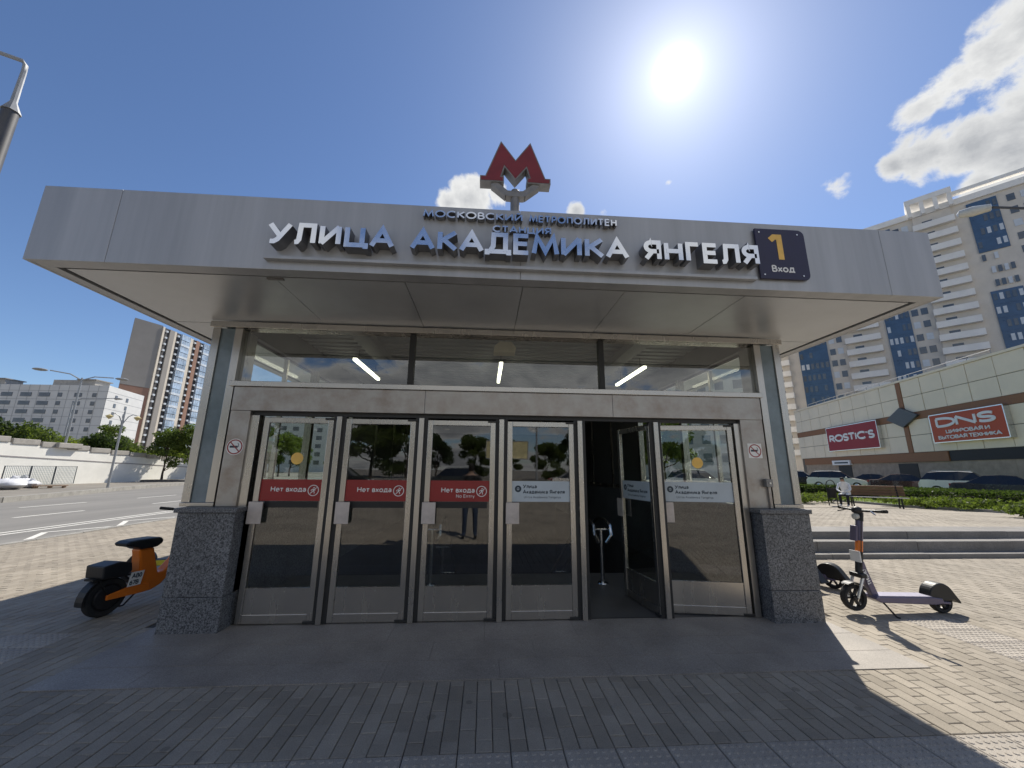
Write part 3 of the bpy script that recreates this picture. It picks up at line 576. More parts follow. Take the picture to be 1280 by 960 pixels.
B('upper_wall', 'interior', pv, -3.15, 3.3, .04, .098, 3.197, 3.76)
sx = [RXL+.17, -2.10, -.95, .13, 1.10, 2.28, RXR-.17]
for a, b_ in zip(sx, sx[1:]): B('soffit_panel', 'soffit', pv, a+.003, b_-.003, RYF+.165, .02, ZB+.008+random.uniform(0, .003), ZB+.03)
for xa, xb in ((RXL+.17, -3.35), (3.52, RXR-.17)):
    y = .026
    while y < RYB-.2: y1 = min(y+1.9, RYB); B('soffit_panel', 'soffit', pv, xa, xb, y, y1-.006, ZB+.008, ZB+.03); y = y1
B('soffit_bracket', 'logo_metal', pv, -2.16, -2.02, RYF+.16, RYF+.19, ZB-.008, ZB+.004)
# corner columns and granite plinths
for sgn, x0, x1 in ((-1, -3.35, -3.02), (1, 3.17, 3.51)):
    c = B('column', 'steel', pv, x0, x0+.085, -.04, .26, 1.19, 3.13, bev=.004); B('column_rail', 'steel', c, x1-.085, x1, -.04, .26, 1.19, 3.13, bev=.004)
    B('column_inlay', 'inlay', c, x0+.087, x1-.087, -.02, .24, 1.19, 3.13)
    B('column_foot', 'steel', c, x0-.005, x1+.005, -.05, .26, 1.15, 1.188, bev=.003)
    a, b_ = (-3.26, -2.70) if sgn < 0 else (2.90, 3.46)
    pl = B('plinth', 'granite', pv, a, b_, -.18, .28, .318, 1.10, bev=.006); B('plinth_foot', 'granite', pl, a-.002, b_+.002, -.182, .282, -.02, .315, bev=.006); B('plinth_cap', 'granite', pl, a-.03, b_+.02, -.20, .28, 1.102, 1.148, bev=.006)
    xo = -3.26 if sgn < 0 else 3.10
    B('side_plinth', 'granite', pv, xo, xo+.36, .282, PY1, -.1, 1.13, bev=.006)
    xs = -3.2 if sgn < 0 else 3.3
    ysd = [.27+i*1.95 for i in range(8)]
    for i, (q0, q1) in enumerate(zip(ysd, ysd[1:])):
        q1 = min(q1, PY1-.05)
        if i < 2: w = B('side_window', 'side_glass', pv, xs+.05, xs+.06, q0+.05, q1-.05, 1.2, 3.12); B('side_mullion', 'steel', w, xs+.025, xs+.085, (q0+q1)/2-.02, (q0+q1)/2+.02, 1.2, 3.12)
        else: w = B('side_panel', 'interior', pv, xs+.03, xs+.08, q0+.05, q1-.05, 1.2, 3.18)
        B('side_post', 'steel', w, xs, xs+.11, q1-.048, q1+.048, 1.132, 3.18); B('side_rail', 'steel', w, xs+.01, xs+.1, q0+.05, q1-.05, 1.132, 1.198)
# head, transom, sill, lintel
B('head_trim', 'steel', pv, -3.37, 3.53, -.07, -.042, 3.132, 3.2, bev=.003); B('head_beam', 'steel', pv, -3.0, 3.15, -.03, .1, 3.132, 3.196)
for a, b_ in ((-3.018, -1.115), (-1.045, 1.175), (1.245, 3.165)): B('transom_pane', 'transom_glass', pv, a, b_, .02, .03, 2.505, 3.13)
for x in (-1.08, 1.21): B('transom_bar', 'steel_dark', pv, x-.033, x+.033, -.02, .06, 2.503, 3.13, bev=.004)
B('transom_sill', 'steel', pv, -3.05, 3.18, -.075, .08, 2.44, 2.50, bev=.004)
for a, b_ in ((-3.0, -.89), (-.887, 1.31), (1.313, 3.15)): B('lintel_panel', 'lintel', pv, a, b_, -.05, .06, 2.17, 2.438, bev=.003)
B('lintel_shadow_gap', 'steel_dark', pv, -2.79, 2.87, .0, .07, 2.125, 2.168)
for a, b_ in ((-3.0, -2.79), (2.87, 3.15)): B('jamb_panel', 'lintel', pv, a, b_, -.045, .06, 1.15, 2.168, bev=.003)
for a, b_ in ((-2.79, -2.70), (2.80, 2.87)): B('jamb_post', 'steel', pv, a, b_, -.02, .1, 0.006, 2.124, bev=.003)
for i in range(5):
    x = (i-2)*.9145; B('door_post', 'steel', pv, x-.028, x+.028, -.03, .07, .006, 2.124, bev=.003)
    k = MB(); k.box(x-.068, x-.0285, .0, .07, .006, 2.124).box(x+.0285, x+.068, .0, .07, .006, 2.124).build('door_seal', 'steel_dark', pv)
B('threshold', 'steel_dark', pv, -2.7, 2.8, .03, .05, .0, .0065)
# doors
FY = lambda y: (lambda a, b_, t: (a, y-t, b_))
def man_icon(mb, cx, cy, r, fn, t0, t1):
    strip(mb, arc(cx, cy, r, r, 0, 360, 26), r*.14, fn, t0, t1)
    for k, pl in enumerate(([(-.05, .3), (-.02, -.05)], [(-.02, -.05), (.22, -.3), (.2, -.6)], [(-.02, -.05), (-.2, -.3), (-.45, -.5)], [(-.05, .25), (.22, .02), (.4, .1)], [(-.05, .28), (-.35, .1), (-.4, -.1)], [(-.55, -.6), (.6, .55)])):
        strip(mb, [(cx+a*r, cy+b_*r) for a, b_ in pl], r*.13, fn, t0, t1+.0003*(k+1))
    mb.prism([(cx+.1*r+.13*r*math.cos(q*.7), cy+.5*r+.13*r*math.sin(q*.7)) for q in range(9)], fn, t0, t1)
def door(x0, x1, kind, yellow=False, hinge=None, ang=0, english=False):
    hx = x1 if hinge != 'L' else x0
    d = MB(); W0, W1, z0, z1, st_ = x0-hx, x1-hx, .015, 2.105, .058
    d.box(W0, W0+st_, -.02, .025, z0, z1).box(W1-st_, W1, -.02, .025, z0, z1).box(W0+st_+.0005, W1-st_-.0005, -.02, .025, z0, z0+.085).box(W0+st_+.0005, W1-st_-.0005, -.02, .025, z1-.06, z1)
    o = d.build('door', 'steel', pv, bev=.004); o.location = (hx, .02, 0); o.rotation_euler = (0, 0, ang)
    a, b_ = W0+st_+.001, W1-st_-.001
    B('kick_panel', 'steel', o, a, b_, -.008, .012, z0+.086, .33); B('glazing_bead', 'steel', o, a, b_, -.014, .018, .331, .345)
    B('pane', 'door_glass', o, a, b_, .0, .007, .346, z1-.061)
    B('push_plate', 'push_plate', o, W0-.012, W0+.135, -.062, -.05, .975, 1.2, bev=.004); B('plate_bracket', 'steel_dark', o, W0+.02, W0+.05, -.05, -.0202, 1.0, 1.18)
    for zz in (.016, 2.085): MB().box(W1-.09, W1+.03, -.034, -.0205, zz, zz+.022).build('pivot', 'steel_dark', o)
    fn = FY(-.0005)
    if kind == 'no':
        B('red_notice', 'red_band', o, a, b_, -.0022, -.0004, 1.205, 1.43)
        t = MB(); fn = FY(-.0023); w = textw('Нет входа', .056); text(t, 'Нет входа', b_-.165-w, 1.30, .056, .009, fn, 0, .0006)
        t.build('notice_lettering', 'white_print', o); t = MB()
        if english: text(t, 'No Entry', b_-.165-textw('No Entry', .036), 1.245, .036, .0045, fn, 0, .0006); t.build('english_lettering', 'white_print', o)
        t = MB(); man_icon(t, b_-.085, 1.315, .055, fn, 0, .0006); t.build('pictogram', 'white_print', o)
        B('lower_notice', 'black_plastic', o, a+.06, b_-.02, -.002, -.0004, 1.135, 1.202)
    else:
        B('pale_notice', 'pale_band', o, a, b_, -.0022, -.0004, 1.205, 1.43)
        t = MB(); fn = FY(-.0023); xx = a+.125
        text(t, 'Улица', xx, 1.352, .042, .0085, fn, 0, .0006, .92); text(t, 'Академика Янгеля', xx, 1.292, .042, .0085, fn, 0, .0006, .92); t.build('notice_lettering', 'dark_print', o); t = MB(); text(t, 'Ulitsa Akademika Yangelya', xx+.01, 1.243, .026, .003, fn, 0, .0006, .9)
        t.build('latin_lettering', 'dark_print', o); t = MB(); strip(t, arc(a+.068, 1.345, .026, .026, 0, 360, 20), .022, fn, 0, .0006); strip(t, [(a+.056, 1.345), (a+.08, 1.345)], .01, fn, 0, .0009); t.build('line_emblem', 'dark_print', o)
    if yellow:
        cxx = (a+b_)/2+.02; MB().prism([(cxx+.065*math.cos(q*.2618), 1.655+.065*math.sin(q*.2618)) for q in range(24)], FY(-.0004), 0, .0015).build('yellow_disc', 'amber', o)
    return o
M_ = .9145
door(-2.655, -2*M_-.07, 'no', True); door(-2*M_+.07, -M_-.07, 'no'); door(-M_+.07, -.07, 'no', english=True); door(.07, M_-.07, 'st')
door(M_+.06, 2*M_-.055, 'st', ang=R(-82)); door(2*M_+.06, 2.785, 'st', True, ang=R(-9))
# interior: floor, stairwell, ceiling, back wall
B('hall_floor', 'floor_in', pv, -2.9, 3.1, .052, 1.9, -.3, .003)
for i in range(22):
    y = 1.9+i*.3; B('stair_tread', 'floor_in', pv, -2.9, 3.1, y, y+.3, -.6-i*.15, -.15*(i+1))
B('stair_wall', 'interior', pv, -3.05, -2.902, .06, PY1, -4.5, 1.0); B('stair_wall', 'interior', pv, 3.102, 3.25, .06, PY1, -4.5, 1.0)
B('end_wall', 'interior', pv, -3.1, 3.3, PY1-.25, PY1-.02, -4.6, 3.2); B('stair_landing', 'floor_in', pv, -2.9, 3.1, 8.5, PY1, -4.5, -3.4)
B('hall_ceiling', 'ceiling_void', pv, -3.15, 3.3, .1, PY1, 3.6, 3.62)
for i in range(40):
    y = .5+i*.2; B('ceiling_slat', 'interior_ceiling', pv, -3.1, 3.25, y, y+.11, 3.54, 3.575)
for x in (-2.0, 2.1): B('ceiling_beam', 'ceiling_beam', pv, x-.12, x+.12, .12, PY1, 3.38, 3.5)
for x, e in ((-2.35, 'left-hand'), (.05, 'middle'), (2.52, 'right-hand')):
    t = thing('tube_lamp', 'glowing tube lamp under the hall ceiling behind the %s transom pane' % e, 'lamp', (x, 1.75, 3.3), 0, 'tube lamps in the entrance hall')
    B('tube', 'lamp_on', t, -.028, .028, 0, 1.45, -.02, .02); B('housing', 'ceiling_beam', t, -.04, .04, 0, 1.45, .0205, .05); MB().tube([(0, .2, .05), (0, .2, .22)], .006, 6).tube([(0, 1.2, .05), (0, 1.2, .22)], .006, 6).build('hanger', 'steel_dark', t)
t = thing('loudspeaker', 'beige box loudspeaker hung in the hall behind the middle transom pane', 'speaker', (.05, .75, 3.22))
MB().prism([(-.15, -.07), (.15, -.07), (.16, .0), (.1, .09), (-.06, .09), (-.14, .02)], lambda a, b_, q: (a, q, b_), -.1, .1).build('case', 'panel_cream', t, bev=.01); MB().tube([(0, 0, .09), (0, 0, .3)], .012, 6).build('bracket', 'steel_dark', t)
def handrail(x, label):
    t = thing('handrail', label, 'handrail', (x, 1.35, 0), 0, 'handrails of the stairs')
    r = MB()
    for dx in (-.12, .12):
        r.tube([(dx*.5, -.05, .55), (dx, -.1, .66), (dx, -.05, .78), (dx, .15, .84), (dx, .6, .82), (dx, 5.5, -1.62)], .022, 8)
    r.build('rail', 'chrome', t, smooth=True)
    for k in range(3):
        z = 0 if k == 0 else -.5*(k*1.6-.55); y = 0 if k == 0 else k*1.6
        p = MB().tube([(0, y, z-.03), (0, y, z+.72)], .026, 10).tube([(-.12, y, z+.72), (.12, y, z+.72)], .014, 8).build('post', 'chrome', t, smooth=True); MB().lathe((0, y, z+.004), (0, 0, 1), [(.0, .012), (.07, .012), (.075, 0)], 16).build('post_foot', 'chrome', p)
    return t
handrail(1.52, 'steel double handrail seen through the open door'); handrail(-.9, 'steel double handrail dimly seen behind the third door')
# things fixed to the pavilion
FA = FY(RYF)
sg = thing('station_name_sign', 'raised steel letters УЛИЦА АКАДЕМИКА ЯНГЕЛЯ along the canopy front', 'sign', (0, 0, 0))
def letters(s, xa, xb, z, h, th, dep, sp, stand):
    w = textw(s, h, 1, sp); sxx = (xb-xa-(w-sum(G[c][0]*h for c in s if c != ' ')))/sum(G[c][0]*h for c in s if c != ' '); x = xa
    for c in s:
        if c != ' ':
            mb = MB(); glyph(mb, c, x, z, h, th, FA, stand, dep, sxx)
            me_ = [0 if len(f) == 4 and all(abs(mb.v[k][1]-mb.v[f[0]][1]) < 1e-6 for k in f) and mb.v[f[0]][1] < RYF-dep*.9 else 1 for f in mb.f]; mb.mi = me_; o = mb.build('letter', ['letter_steel', 'letter_side_shaded'], sg)
        x += adv(c, h, sxx, sp)
letters('УЛИЦА', -2.03, -1.02, 3.375, .205, .042, .115, .24, .0005); letters('АКАДЕМИКА', -.85, 1.03, 3.375, .205, .042, .115, .24, .0005); letters('ЯНГЕЛЯ', 1.2, 2.25, 3.375, .205, .042, .115, .24, .0005)
letters('МОСКОВСКИЙ', -.78, .1, 3.745, .072, .0135, .055, .28, .0005); letters('МЕТРОПОЛИТЕН', .17, .97, 3.745, .072, .0135, .055, .28, .0005); letters('СТАНЦИЯ', -.16, .36, 3.625, .068, .0135, .055, .28, .0005)
B('sign_ledge', 'fascia', sg, -2.09, 2.27, RYF-.05, RYF-.001, 3.275, 3.305, bev=.003)
en = thing('entrance_number_sign', 'dark blue plate with yellow figure 1 and Вход', 'sign')
rr_ = [(2.32, 3.30), (2.74, 3.30)] + arc(2.76, 3.36, .05, .06, -70, 0, 6) + arc(2.75, 3.76, .06, .06, 0, 90, 6) + [(2.32, 3.82)]
MB().prism(rr_, FA, .012, .03).build('plate', 'navy', en, bev=.002)
t = MB(); strip(t, [(2.46, 3.70), (2.50, 3.735), (2.55, 3.735), (2.55, 3.50)], .055, FY(RYF-.0305), 0, .002); t.build('figure', 'amber', en)
text(MB(), 'Вход', 2.44, 3.37, .07, .0125, FY(RYF-.0305), 0, .002).build('lettering', 'white_print', en)
for x, z in ((2.36, 3.78), (2.74, 3.77), (2.36, 3.34), (2.74, 3.34)): MB().lathe((x, RYF-.03, z), (0, -1, 0), [(.008, 0), (.008, .004), (0, .004)], 10).build('screw', 'chrome', en)
mg = thing('metro_logo', 'red letter M with steel edge on a forked post above the canopy', 'sign', (.05, -1.15, 0))
Mp = [(-.34, .0), (-.34, .07), (-.29, .07), (-.145, .53), (0, .29), (.145, .53), (.29, .07), (.34, .07), (.34, .0), (.11, .0), (.11, .07), (.135, .07), (.105, .19), (0, .03), (-.105, .19), (-.135, .07), (-.11, .07), (-.11, .0)]
Mp = [(a*1.03, b_*.90) for a, b_ in Mp]
MB().prism(Mp, lambda a, b_, t: (a, -t, b_+4.32), -.055, .055).build('body', 'logo_metal', mg)
def inset(poly, d):
    n = len(poly); P_ = [Vector(p) for p in poly]; out = []
    ar = sum(P_[i].x*P_[(i+1) % n].y-P_[(i+1) % n].x*P_[i].y for i in range(n)); sg_ = 1 if ar > 0 else -1
    for i in range(n):
        d1 = (P_[i]-P_[i-1]).normalized(); d2 = (P_[(i+1) % n]-P_[i]).normalized(); n1 = Vector((-d1.y, d1.x))*sg_; n2 = Vector((-d2.y, d2.x))*sg_; m_ = (n1+n2).normalized(); out.append(tuple(P_[i]+m_*(d/max(.35, m_.dot(n1)))))
    return out
for s_ in (1, -1): MB().prism(inset(Mp, .012), lambda a, b_, t: (a, -s_*t, b_+4.32), .054, .059).build('red_face', 'red_sign', mg)
MB().tube([(0, 0, 3.8), (0, 0, 4.25)], .045, 14).blob((0, 0, 4.25), (.045, .045, .03)).build('post', 'logo_metal', mg, smooth=True)
for s_ in (-1, 1): MB().bar((0, 0, 4.2), (s_*.09, 0, 4.205), .09, .06).bar((s_*.08, 0, 4.2), (s_*.22, 0, 4.32), .085, .06).build('arm', 'logo_metal', mg)
def no_smoking(x, z, s_, sq, label):
    t = thing('no_smoking_sign', label, 'sign', (x, -.0455, z), 0, 'no smoking signs on the jambs'); f0 = lambda a, b_, q: (a, -q, b_)
    if sq: B('plate', 'white_print', t, -s_, s_, -.002, 0, -s_, s_)
    else: MB().prism(arc(0, 0, s_, s_, 0, 360, 28)[:-1], f0, 0, .002).build('plate', 'white_print', t)
    m1 = MB(); strip(m1, arc(0, 0, s_*.84, s_*.84, 0, 360, 28), s_*.14, f0, .002, .003); strip(m1, [(-s_*.6, s_*.6), (s_*.6, -s_*.6)], s_*.12, f0, .002, .0034); m1.build('red_ring', 'red_band', t)
    m1 = MB(); m1.prism([(-s_*.6, -.01), (s_*.35, -.01), (s_*.35, .012), (-s_*.6, .012)], f0, .002, .0029); strip(m1, [(s_*.42, .0), (s_*.42, s_*.3), (s_*.3, s_*.45)], .006, f0, .002, .0029); m1.build('cigarette', 'dark_print', t)
no_smoking(-2.895, 1.77, .088, False, 'round no smoking sticker on the left jamb'); no_smoking(3.01, 1.80, .085, True, 'square no smoking sticker on the right jamb')
t = thing('call_box', 'small dark steel box on the right jamb below the no smoking sign', 'box', (3.10, -.045, 1.43)); B('case', 'logo_metal', t, -.04, .04, -.06, 0, -.045, .045, bev=.006); B('cable_duct', 'lintel', t, .0, .03, -.025, 0, -.28, -.046); MB().lathe((0, -.06, 0), (0, -1, 0), [(.015, 0), (.012, .008), (0, .008)], 10).build('button', 'chrome', t)

# ------------------------------------------------------------------ vegetation
def leaf_cloud(clumps, n, size, flat=.0):
    """leaf-sized quads spread through ellipsoid clumps: [(centre, radii)]"""
    w = np.array([c[1][0]*c[1][1]*c[1][2] for c in clumps])**.7; idx = RNG.choice(len(clumps), n, p=w/w.sum())
    d = RNG.normal(size=(n, 3)); d /= np.linalg.norm(d, axis=1)[:, None]; r = RNG.uniform(.25, 1.0, n)**.45
    C_ = np.array([c[0] for c in clumps])[idx]+d*r[:, None]*np.array([c[1] for c in clumps])[idx]*RNG.uniform(.85, 1.12, (n, 1))
    a = RNG.normal(size=(n, 3)); a /= np.linalg.norm(a, axis=1)[:, None]; b_ = np.cross(a, d+RNG.normal(0, .5, (n, 3))); b_ /= np.linalg.norm(b_, axis=1)[:, None]
    s_ = size*RNG.uniform(.6, 1.3, (n, 1)); V_ = np.stack([C_-a*s_, C_+b_*s_*.45, C_+a*s_, C_-b_*s_*.45], 1).reshape(-1, 3)
    return V_.tolist(), np.arange(n*4).reshape(n, 4).tolist()
def leaf_mesh(name, clumps, n, size, m):
    v, f = leaf_cloud(clumps, n, size); me = bpy.data.meshes.new(name); me.from_pydata(v, [], f); me.materials.append(MATS[m]); return me
def tree_meshes(h, cw, n, size, m, seed, trunk_h=.32):
    random.seed(seed); cl = []; mb = MB(); th = h*trunk_h
    mb.tube([(0, 0, -.1), (random.uniform(-.05, .05)*h*.3, 0, th*.6), (random.uniform(-.04, .04)*h, random.uniform(-.03, .03)*h, th), (random.uniform(-.05, .05)*h, random.uniform(-.05, .05)*h, h*.75)], [h*.022, h*.017, h*.014, h*.004], 8)
    for k in range(22):
        a = k*2.4+random.uniform(-.4, .4); z = th+(h-th)*random.uniform(.08, .95); rr = cw*math.sqrt(max(.05, 1-((z-th)/(h-th)*1.6-.65)**2))*random.uniform(.35, .85)
        c = (rr*math.cos(a), rr*math.sin(a), z); q = cw*random.uniform(.24, .42); cl.append((c, (q, q, q*.75)))
        if k % 2 == 0: mb.tube([(0, 0, max(th*.8, z-cw*.8)), (c[0]*.5, c[1]*.5, z-cw*.25), c], [h*.009, h*.006, h*.002], 5)
    return mb, leaf_mesh('crown', cl, n, size, m)
TREES = {}
def tree(kind, loc, label, cat='tree', group=None, rz=0, sc=1.0, name='tree'):
    if kind not in TREES:
        p = dict(street=(5.6, 1.75, 4200, .13, 'leaf', 3), big=(11, 3.9, 6500, .27, 'leaf', 5), big2=(12.5, 4.4, 7000, .28, 'leaf_dark', 9), bushy=(10.5, 5.0, 7000, .32, 'leaf', 21))[kind]
        mb, cm = tree_meshes(*p, trunk_h=dict(street=.24, bushy=.1).get(kind, .28)); tm_ = mb.mesh('trunk'); tm_.materials.append(MATS['bark']); TREES[kind] = (tm_, cm)
    t = thing(name, label, cat, loc, rz, group); t.scale = (sc, sc, sc); inst('trunk', TREES[kind][0], (0, 0, 0), t); inst('crown', TREES[kind][1], (0, 0, 0), t); return t
def shrub_mesh(w, d, h, n, size, m, seed, k=8):
    random.seed(seed); cl = [((random.uniform(-w, w)*.7, random.uniform(-d, d)*.6, h*random.uniform(.3, .75)), (w*.45, d*.5, h*.35)) for _ in range(k)]; return leaf_mesh('foliage', cl, n, size, m)
def twigs(w, h):
    mb = MB()
    for k in range(5): a = k*1.3; mb.tube([(0, 0, -.05), (math.cos(a)*w*.25, math.sin(a)*w*.25, h*.3), (math.cos(a)*w*.5, math.sin(a)*w*.5, h*.65)], [.02, .014, .006], 5)
    return mb
SH = {}
def shrub(key, loc, w, d, h, n, size, m, label, group, rz=0, name='shrub', cat='shrub'):
    if key not in SH:
        tw = twigs(w, h).mesh('stem'); tw.materials.append(MATS['bark']); SH[key] = (shrub_mesh(w, d, h, n, size, m, len(SH)+1), tw)
    t = thing(name, label, cat, loc, rz, group); inst('foliage', SH[key][0], (0, 0, 0), t); inst('stem', SH[key][1], (0, 0, 0), t); return t
tree('street', (-31.7, 36.6, .16), 'left one of two small street trees before the white retaining wall', group='street trees by the wall', sc=.92)
tree('street', (-30.0, 37.4, .16), 'right one of two small street trees, nearest the pavilion column', group='street trees by the wall', rz=2.1, sc=.98)
pl = thing('tree_pit', 'low dark kerbed bed under the two street trees', 'planter', (-30.8, 37.0, .16)); B('kerb', 'lamp_dark', pl, -2.6, 2.2, -1.2, 1.2, -.05, .16, bev=.02); B('soil', 'earth', pl, -2.45, 2.05, -1.05, 1.05, .161, .18)
for i in range(13):
    y = 9+i*3.1; z = wz(y)-.5+.05; k = i % 3
    shrub('w%d' % k, (-34.9-(i % 2)*1.2, y+random.uniform(-.4, .4), max(1.2, z-.2)), 1.7, 1.8, (2.1, 1.7, 2.4)[k], 2600, .13, ('leaf', 'leaf_light', 'leaf_dark')[k], '%s shrub on the retaining wall, %s from the near end' % (('mid green', 'light green', 'tall dark green')[k], ['first', 'second', 'third', 'fourth', 'fifth', 'sixth', 'seventh', 'eighth', 'ninth', 'tenth', 'eleventh', 'twelfth', 'last'][i]), 'shrubs along the top of the retaining wall', rz=i)
for i in range(9):
    x, y = -58+i*3.5+random.uniform(-1, 1), 46+i*9
    tree('big', (x-10, y, .5), 'leafy tree beyond the retaining wall, %s in the row going away' % ['first', 'second', 'third', 'fourth', 'fifth', 'sixth', 'seventh', 'eighth', 'ninth'][i], group='trees beyond the retaining wall', rz=i*1.1, sc=random.uniform(.55, .75))
# hedges and bushes on the lawn
def hedge_mesh(l, d, h, n, m, seed):
    g = np.random.default_rng(seed); P_ = g.uniform((-l/2, -d/2, .02), (l/2, d/2, h), (n, 3)); f = g.integers(0, 3, n)
    for ax, lim in ((1, d/2), (2, h)): k = f == ax; P_[k, ax] = np.where(g.random(k.sum()) < .5, lim, -lim if ax == 1 else lim)
    a = g.normal(size=(n, 3)); a /= np.linalg.norm(a, axis=1)[:, None]; b_ = np.cross(a, g.normal(size=(n, 3))); b_ /= np.linalg.norm(b_, axis=1)[:, None]; s_ = .06*g.uniform(.6, 1.4, (n, 1)); P_ += g.normal(0, .025, (n, 3))
    me = bpy.data.meshes.new('foliage'); me.from_pydata(np.stack([P_-a*s_, P_+b_*s_*.5, P_+a*s_, P_-b_*s_*.5], 1).reshape(-1, 3).tolist(), [], np.arange(n*4).reshape(n, 4).tolist()); me.materials.append(MATS[m]); return me
def gp(px, d): # ground point on the lawn under pixel column px at horizontal distance d
    v = ray(px, 600); v = Vector((v.x, v.y, 0)).normalized(); return Vector((CAM.x, CAM.y, 0))+v*d
hm = hedge_mesh(7.6, .9, .6, 7000, 'leaf_dark', 4)
for px, d, lab in ((1020, 36, 'clipped hedge behind the litter bin'), (1095, 35, 'clipped hedge behind the bench backrest'), (1160, 33, 'clipped hedge right of the bench, before the dark saloon'), (1205, 31.5, 'clipped hedge before the white estate car'), (1250, 30, 'clipped hedge at the right edge before the dark car')):
    p = gp(px, d); t = thing('hedge', lab, 'hedge', (p.x, p.y, zp(p.y)+.04), R(-40), 'clipped hedges along the car park'); inst('foliage', hm, (0, 0, 0), t); B('branches', 'bark', t, -3.7, 3.7, -.25, .25, 0, .42)
for i, (px, d, lab) in enumerate(((1003, 25.5, 'round bush at the foot of the column'), (1036, 27, 'low bush beside the litter bin'), (1128, 26.2, 'bush just right of the bench'), (1150, 25.4, 'second bush right of the bench'), (1176, 24.6, 'third bush right of the bench'), (1203, 24, 'fourth bush right of the bench, rightmost of the row'), (1274, 20, 'low bush at the right edge of the lawn'))):
    p = gp(px, d); shrub('l%d' % (i % 2), (p.x, p.y, zp(p.y)+.04), .9, .9, .46, 1300, .055, ('leaf', 'leaf')[i % 2], lab, 'bushes on the lawn', rz=i)

# ------------------------------------------------------------------ bench, sitter, bin
p = gp(1090, 24.0); ang = math.atan2(-(p-CAM).y, -(p-CAM).x)+R(90)
bn = thing('park_bench', 'long dark wooden bench with pale seat on the raised plaza', 'bench', (p.x, p.y, zp(p.y)+.01), R(-36))
for i in range(4): B('seat_plank', 'bench_plank', bn, -1.05, 1.05, -.22+i*.12, -.115+i*.12, .43, .46)
for i in range(4): MB().bar((-1.05, .29+i*.03, .56+i*.11), (1.05, .29+i*.03, .56+i*.11), .03, .095, (0, -.25, 1)).build('back_plank', 'bench_wood', bn)
for x in (-.8, .8): MB().tube([(x, -.25, 0), (x, -.18, .42), (x, .24, .42), (x, .4, .98)], .028, 6).tube([(x, .3, 0), (x, .2, .42)], .028, 6).build('leg', 'iron', bn)
def skin(name, verts, edges, radii, mats, parent, root=0):
    me = bpy.data.meshes.new(name); me.from_pydata(verts, edges, []); o = bpy.data.objects.new(name, me); COL.objects.link(o); o.parent = parent
    m = o.modifiers.new('skin', 'SKIN'); m.use_smooth_shade = True
    if not me.skin_vertices: 
        bpy.context.view_layer.objects.active = o
    sv = me.skin_vertices[0].data if me.skin_vertices else None
    if sv:
        for i, r in enumerate(radii): sv[i].radius = r if isinstance(r, tuple) else (r, r); sv[i].use_root = (i == root)
    s2 = o.modifiers.new('sub', 'SUBSURF'); s2.levels = 2; s2.render_levels = 2; me.materials.append(MATS[mats]); return o
def person_mat(name, skin_c, top, legs, shoe, zs, zt, zh, hair=(.015, .012, .01)):
    m = bpy.data.materials.new(name); m.use_nodes = True; N = m.node_tree.nodes; L = m.node_tree.links; b = N['Principled BSDF']; b.inputs['Roughness'].default_value = .8
    tc = N.new('ShaderNodeTexCoord'); s_ = N.new('ShaderNodeSeparateXYZ'); L.new(tc.outputs['Object'], s_.inputs[0]); rp = N.new('ShaderNodeValToRGB'); rp.color_ramp.interpolation = 'CONSTANT'
    mr = N.new('ShaderNodeMapRange'); L.new(s_.outputs[2], mr.inputs[0]); mr.inputs[2].default_value = 2.0; L.new(mr.outputs[0], rp.inputs[0]); e = rp.color_ramp.elements
    e[0].color = (*shoe, 1); e[1].position = zs/2; e[1].color = (*legs, 1)
    for z, c in ((zt, top), (zh, skin_c), (zh+.09, hair)): x = e.new(z/2); x.color = (*c, 1)
    n = N.new('ShaderNodeTexNoise'); n.inputs['Scale'].default_value = 9; bp = N.new('ShaderNodeBump'); bp.inputs['Strength'].default_value = .5; bp.inputs['Distance'].default_value = .03; L.new(tc.outputs['Object'], n.inputs['Vector']); L.new(n.outputs[0], bp.inputs['Height']); L.new(bp.outputs[0], b.inputs['Normal'])
    L.new(rp.outputs[0], b.inputs['Base Color']); MATS[name] = m
def person(t, pts, matname):
    """pts: dict of joints; one skinned surface"""
    order = list(pts); ix = {k: i for i, k in enumerate(order)}; v = [pts[k][0] for k in order]; r = [pts[k][1] for k in order]
    ed = [('pelvis', 'spine'), ('spine', 'chest'), ('chest', 'neck'), ('neck', 'head'), ('head', 'crown')]
    for s_ in 'LR':
        ed += [('pelvis', 'hip'+s_), ('hip'+s_, 'knee'+s_), ('knee'+s_, 'ankle'+s_), ('ankle'+s_, 'toe'+s_), ('chest', 'sho'+s_), ('sho'+s_, 'elb'+s_), ('elb'+s_, 'wri'+s_), ('wri'+s_, 'palm'+s_)]
        for q in range(5): k = 'f%d%s' % (q, s_); ed.append(('palm'+s_, k))
    return skin('body', v, [(ix[a], ix[b_]) for a, b_ in ed], r, matname, t, ix['pelvis'])
def fingers(P_, s_, palm, d, side):
    d = Vector(d).normalized(); sd = Vector(side).normalized()
    for q in range(5): P_['f%d%s' % (q, s_)] = (tuple(Vector(palm)+d*(.085 if q else .05)+sd*((q-2.5)*.022 if q else .06)), .009)
person_mat('sitter', (.35, .22, .16), (.75, .75, .74), (.015, .015, .018), (.6, .6, .6), .09, .52, 1.10)
ps = thing('person', 'person in white top and black trousers sitting bent forward on the bench', 'person', (p.x, p.y, .4), R(-58))
ps.location = Vector((p.x, p.y, zp(p.y)+.01))+Matrix.Rotation(R(-36), 3, 'Z') @ Vector((-1.0, 0, 0))
J = dict(pelvis=((0, .12, .55), (.15, .12)), spine=((0, .06, .74), (.15, .11)), chest=((0, -.04, .95), (.17, .11)), neck=((0, -.12, 1.09), (.055, .055)), head=((0, -.18, 1.2), (.085, .1)), crown=((0, -.19, 1.3), (.07, .085)))
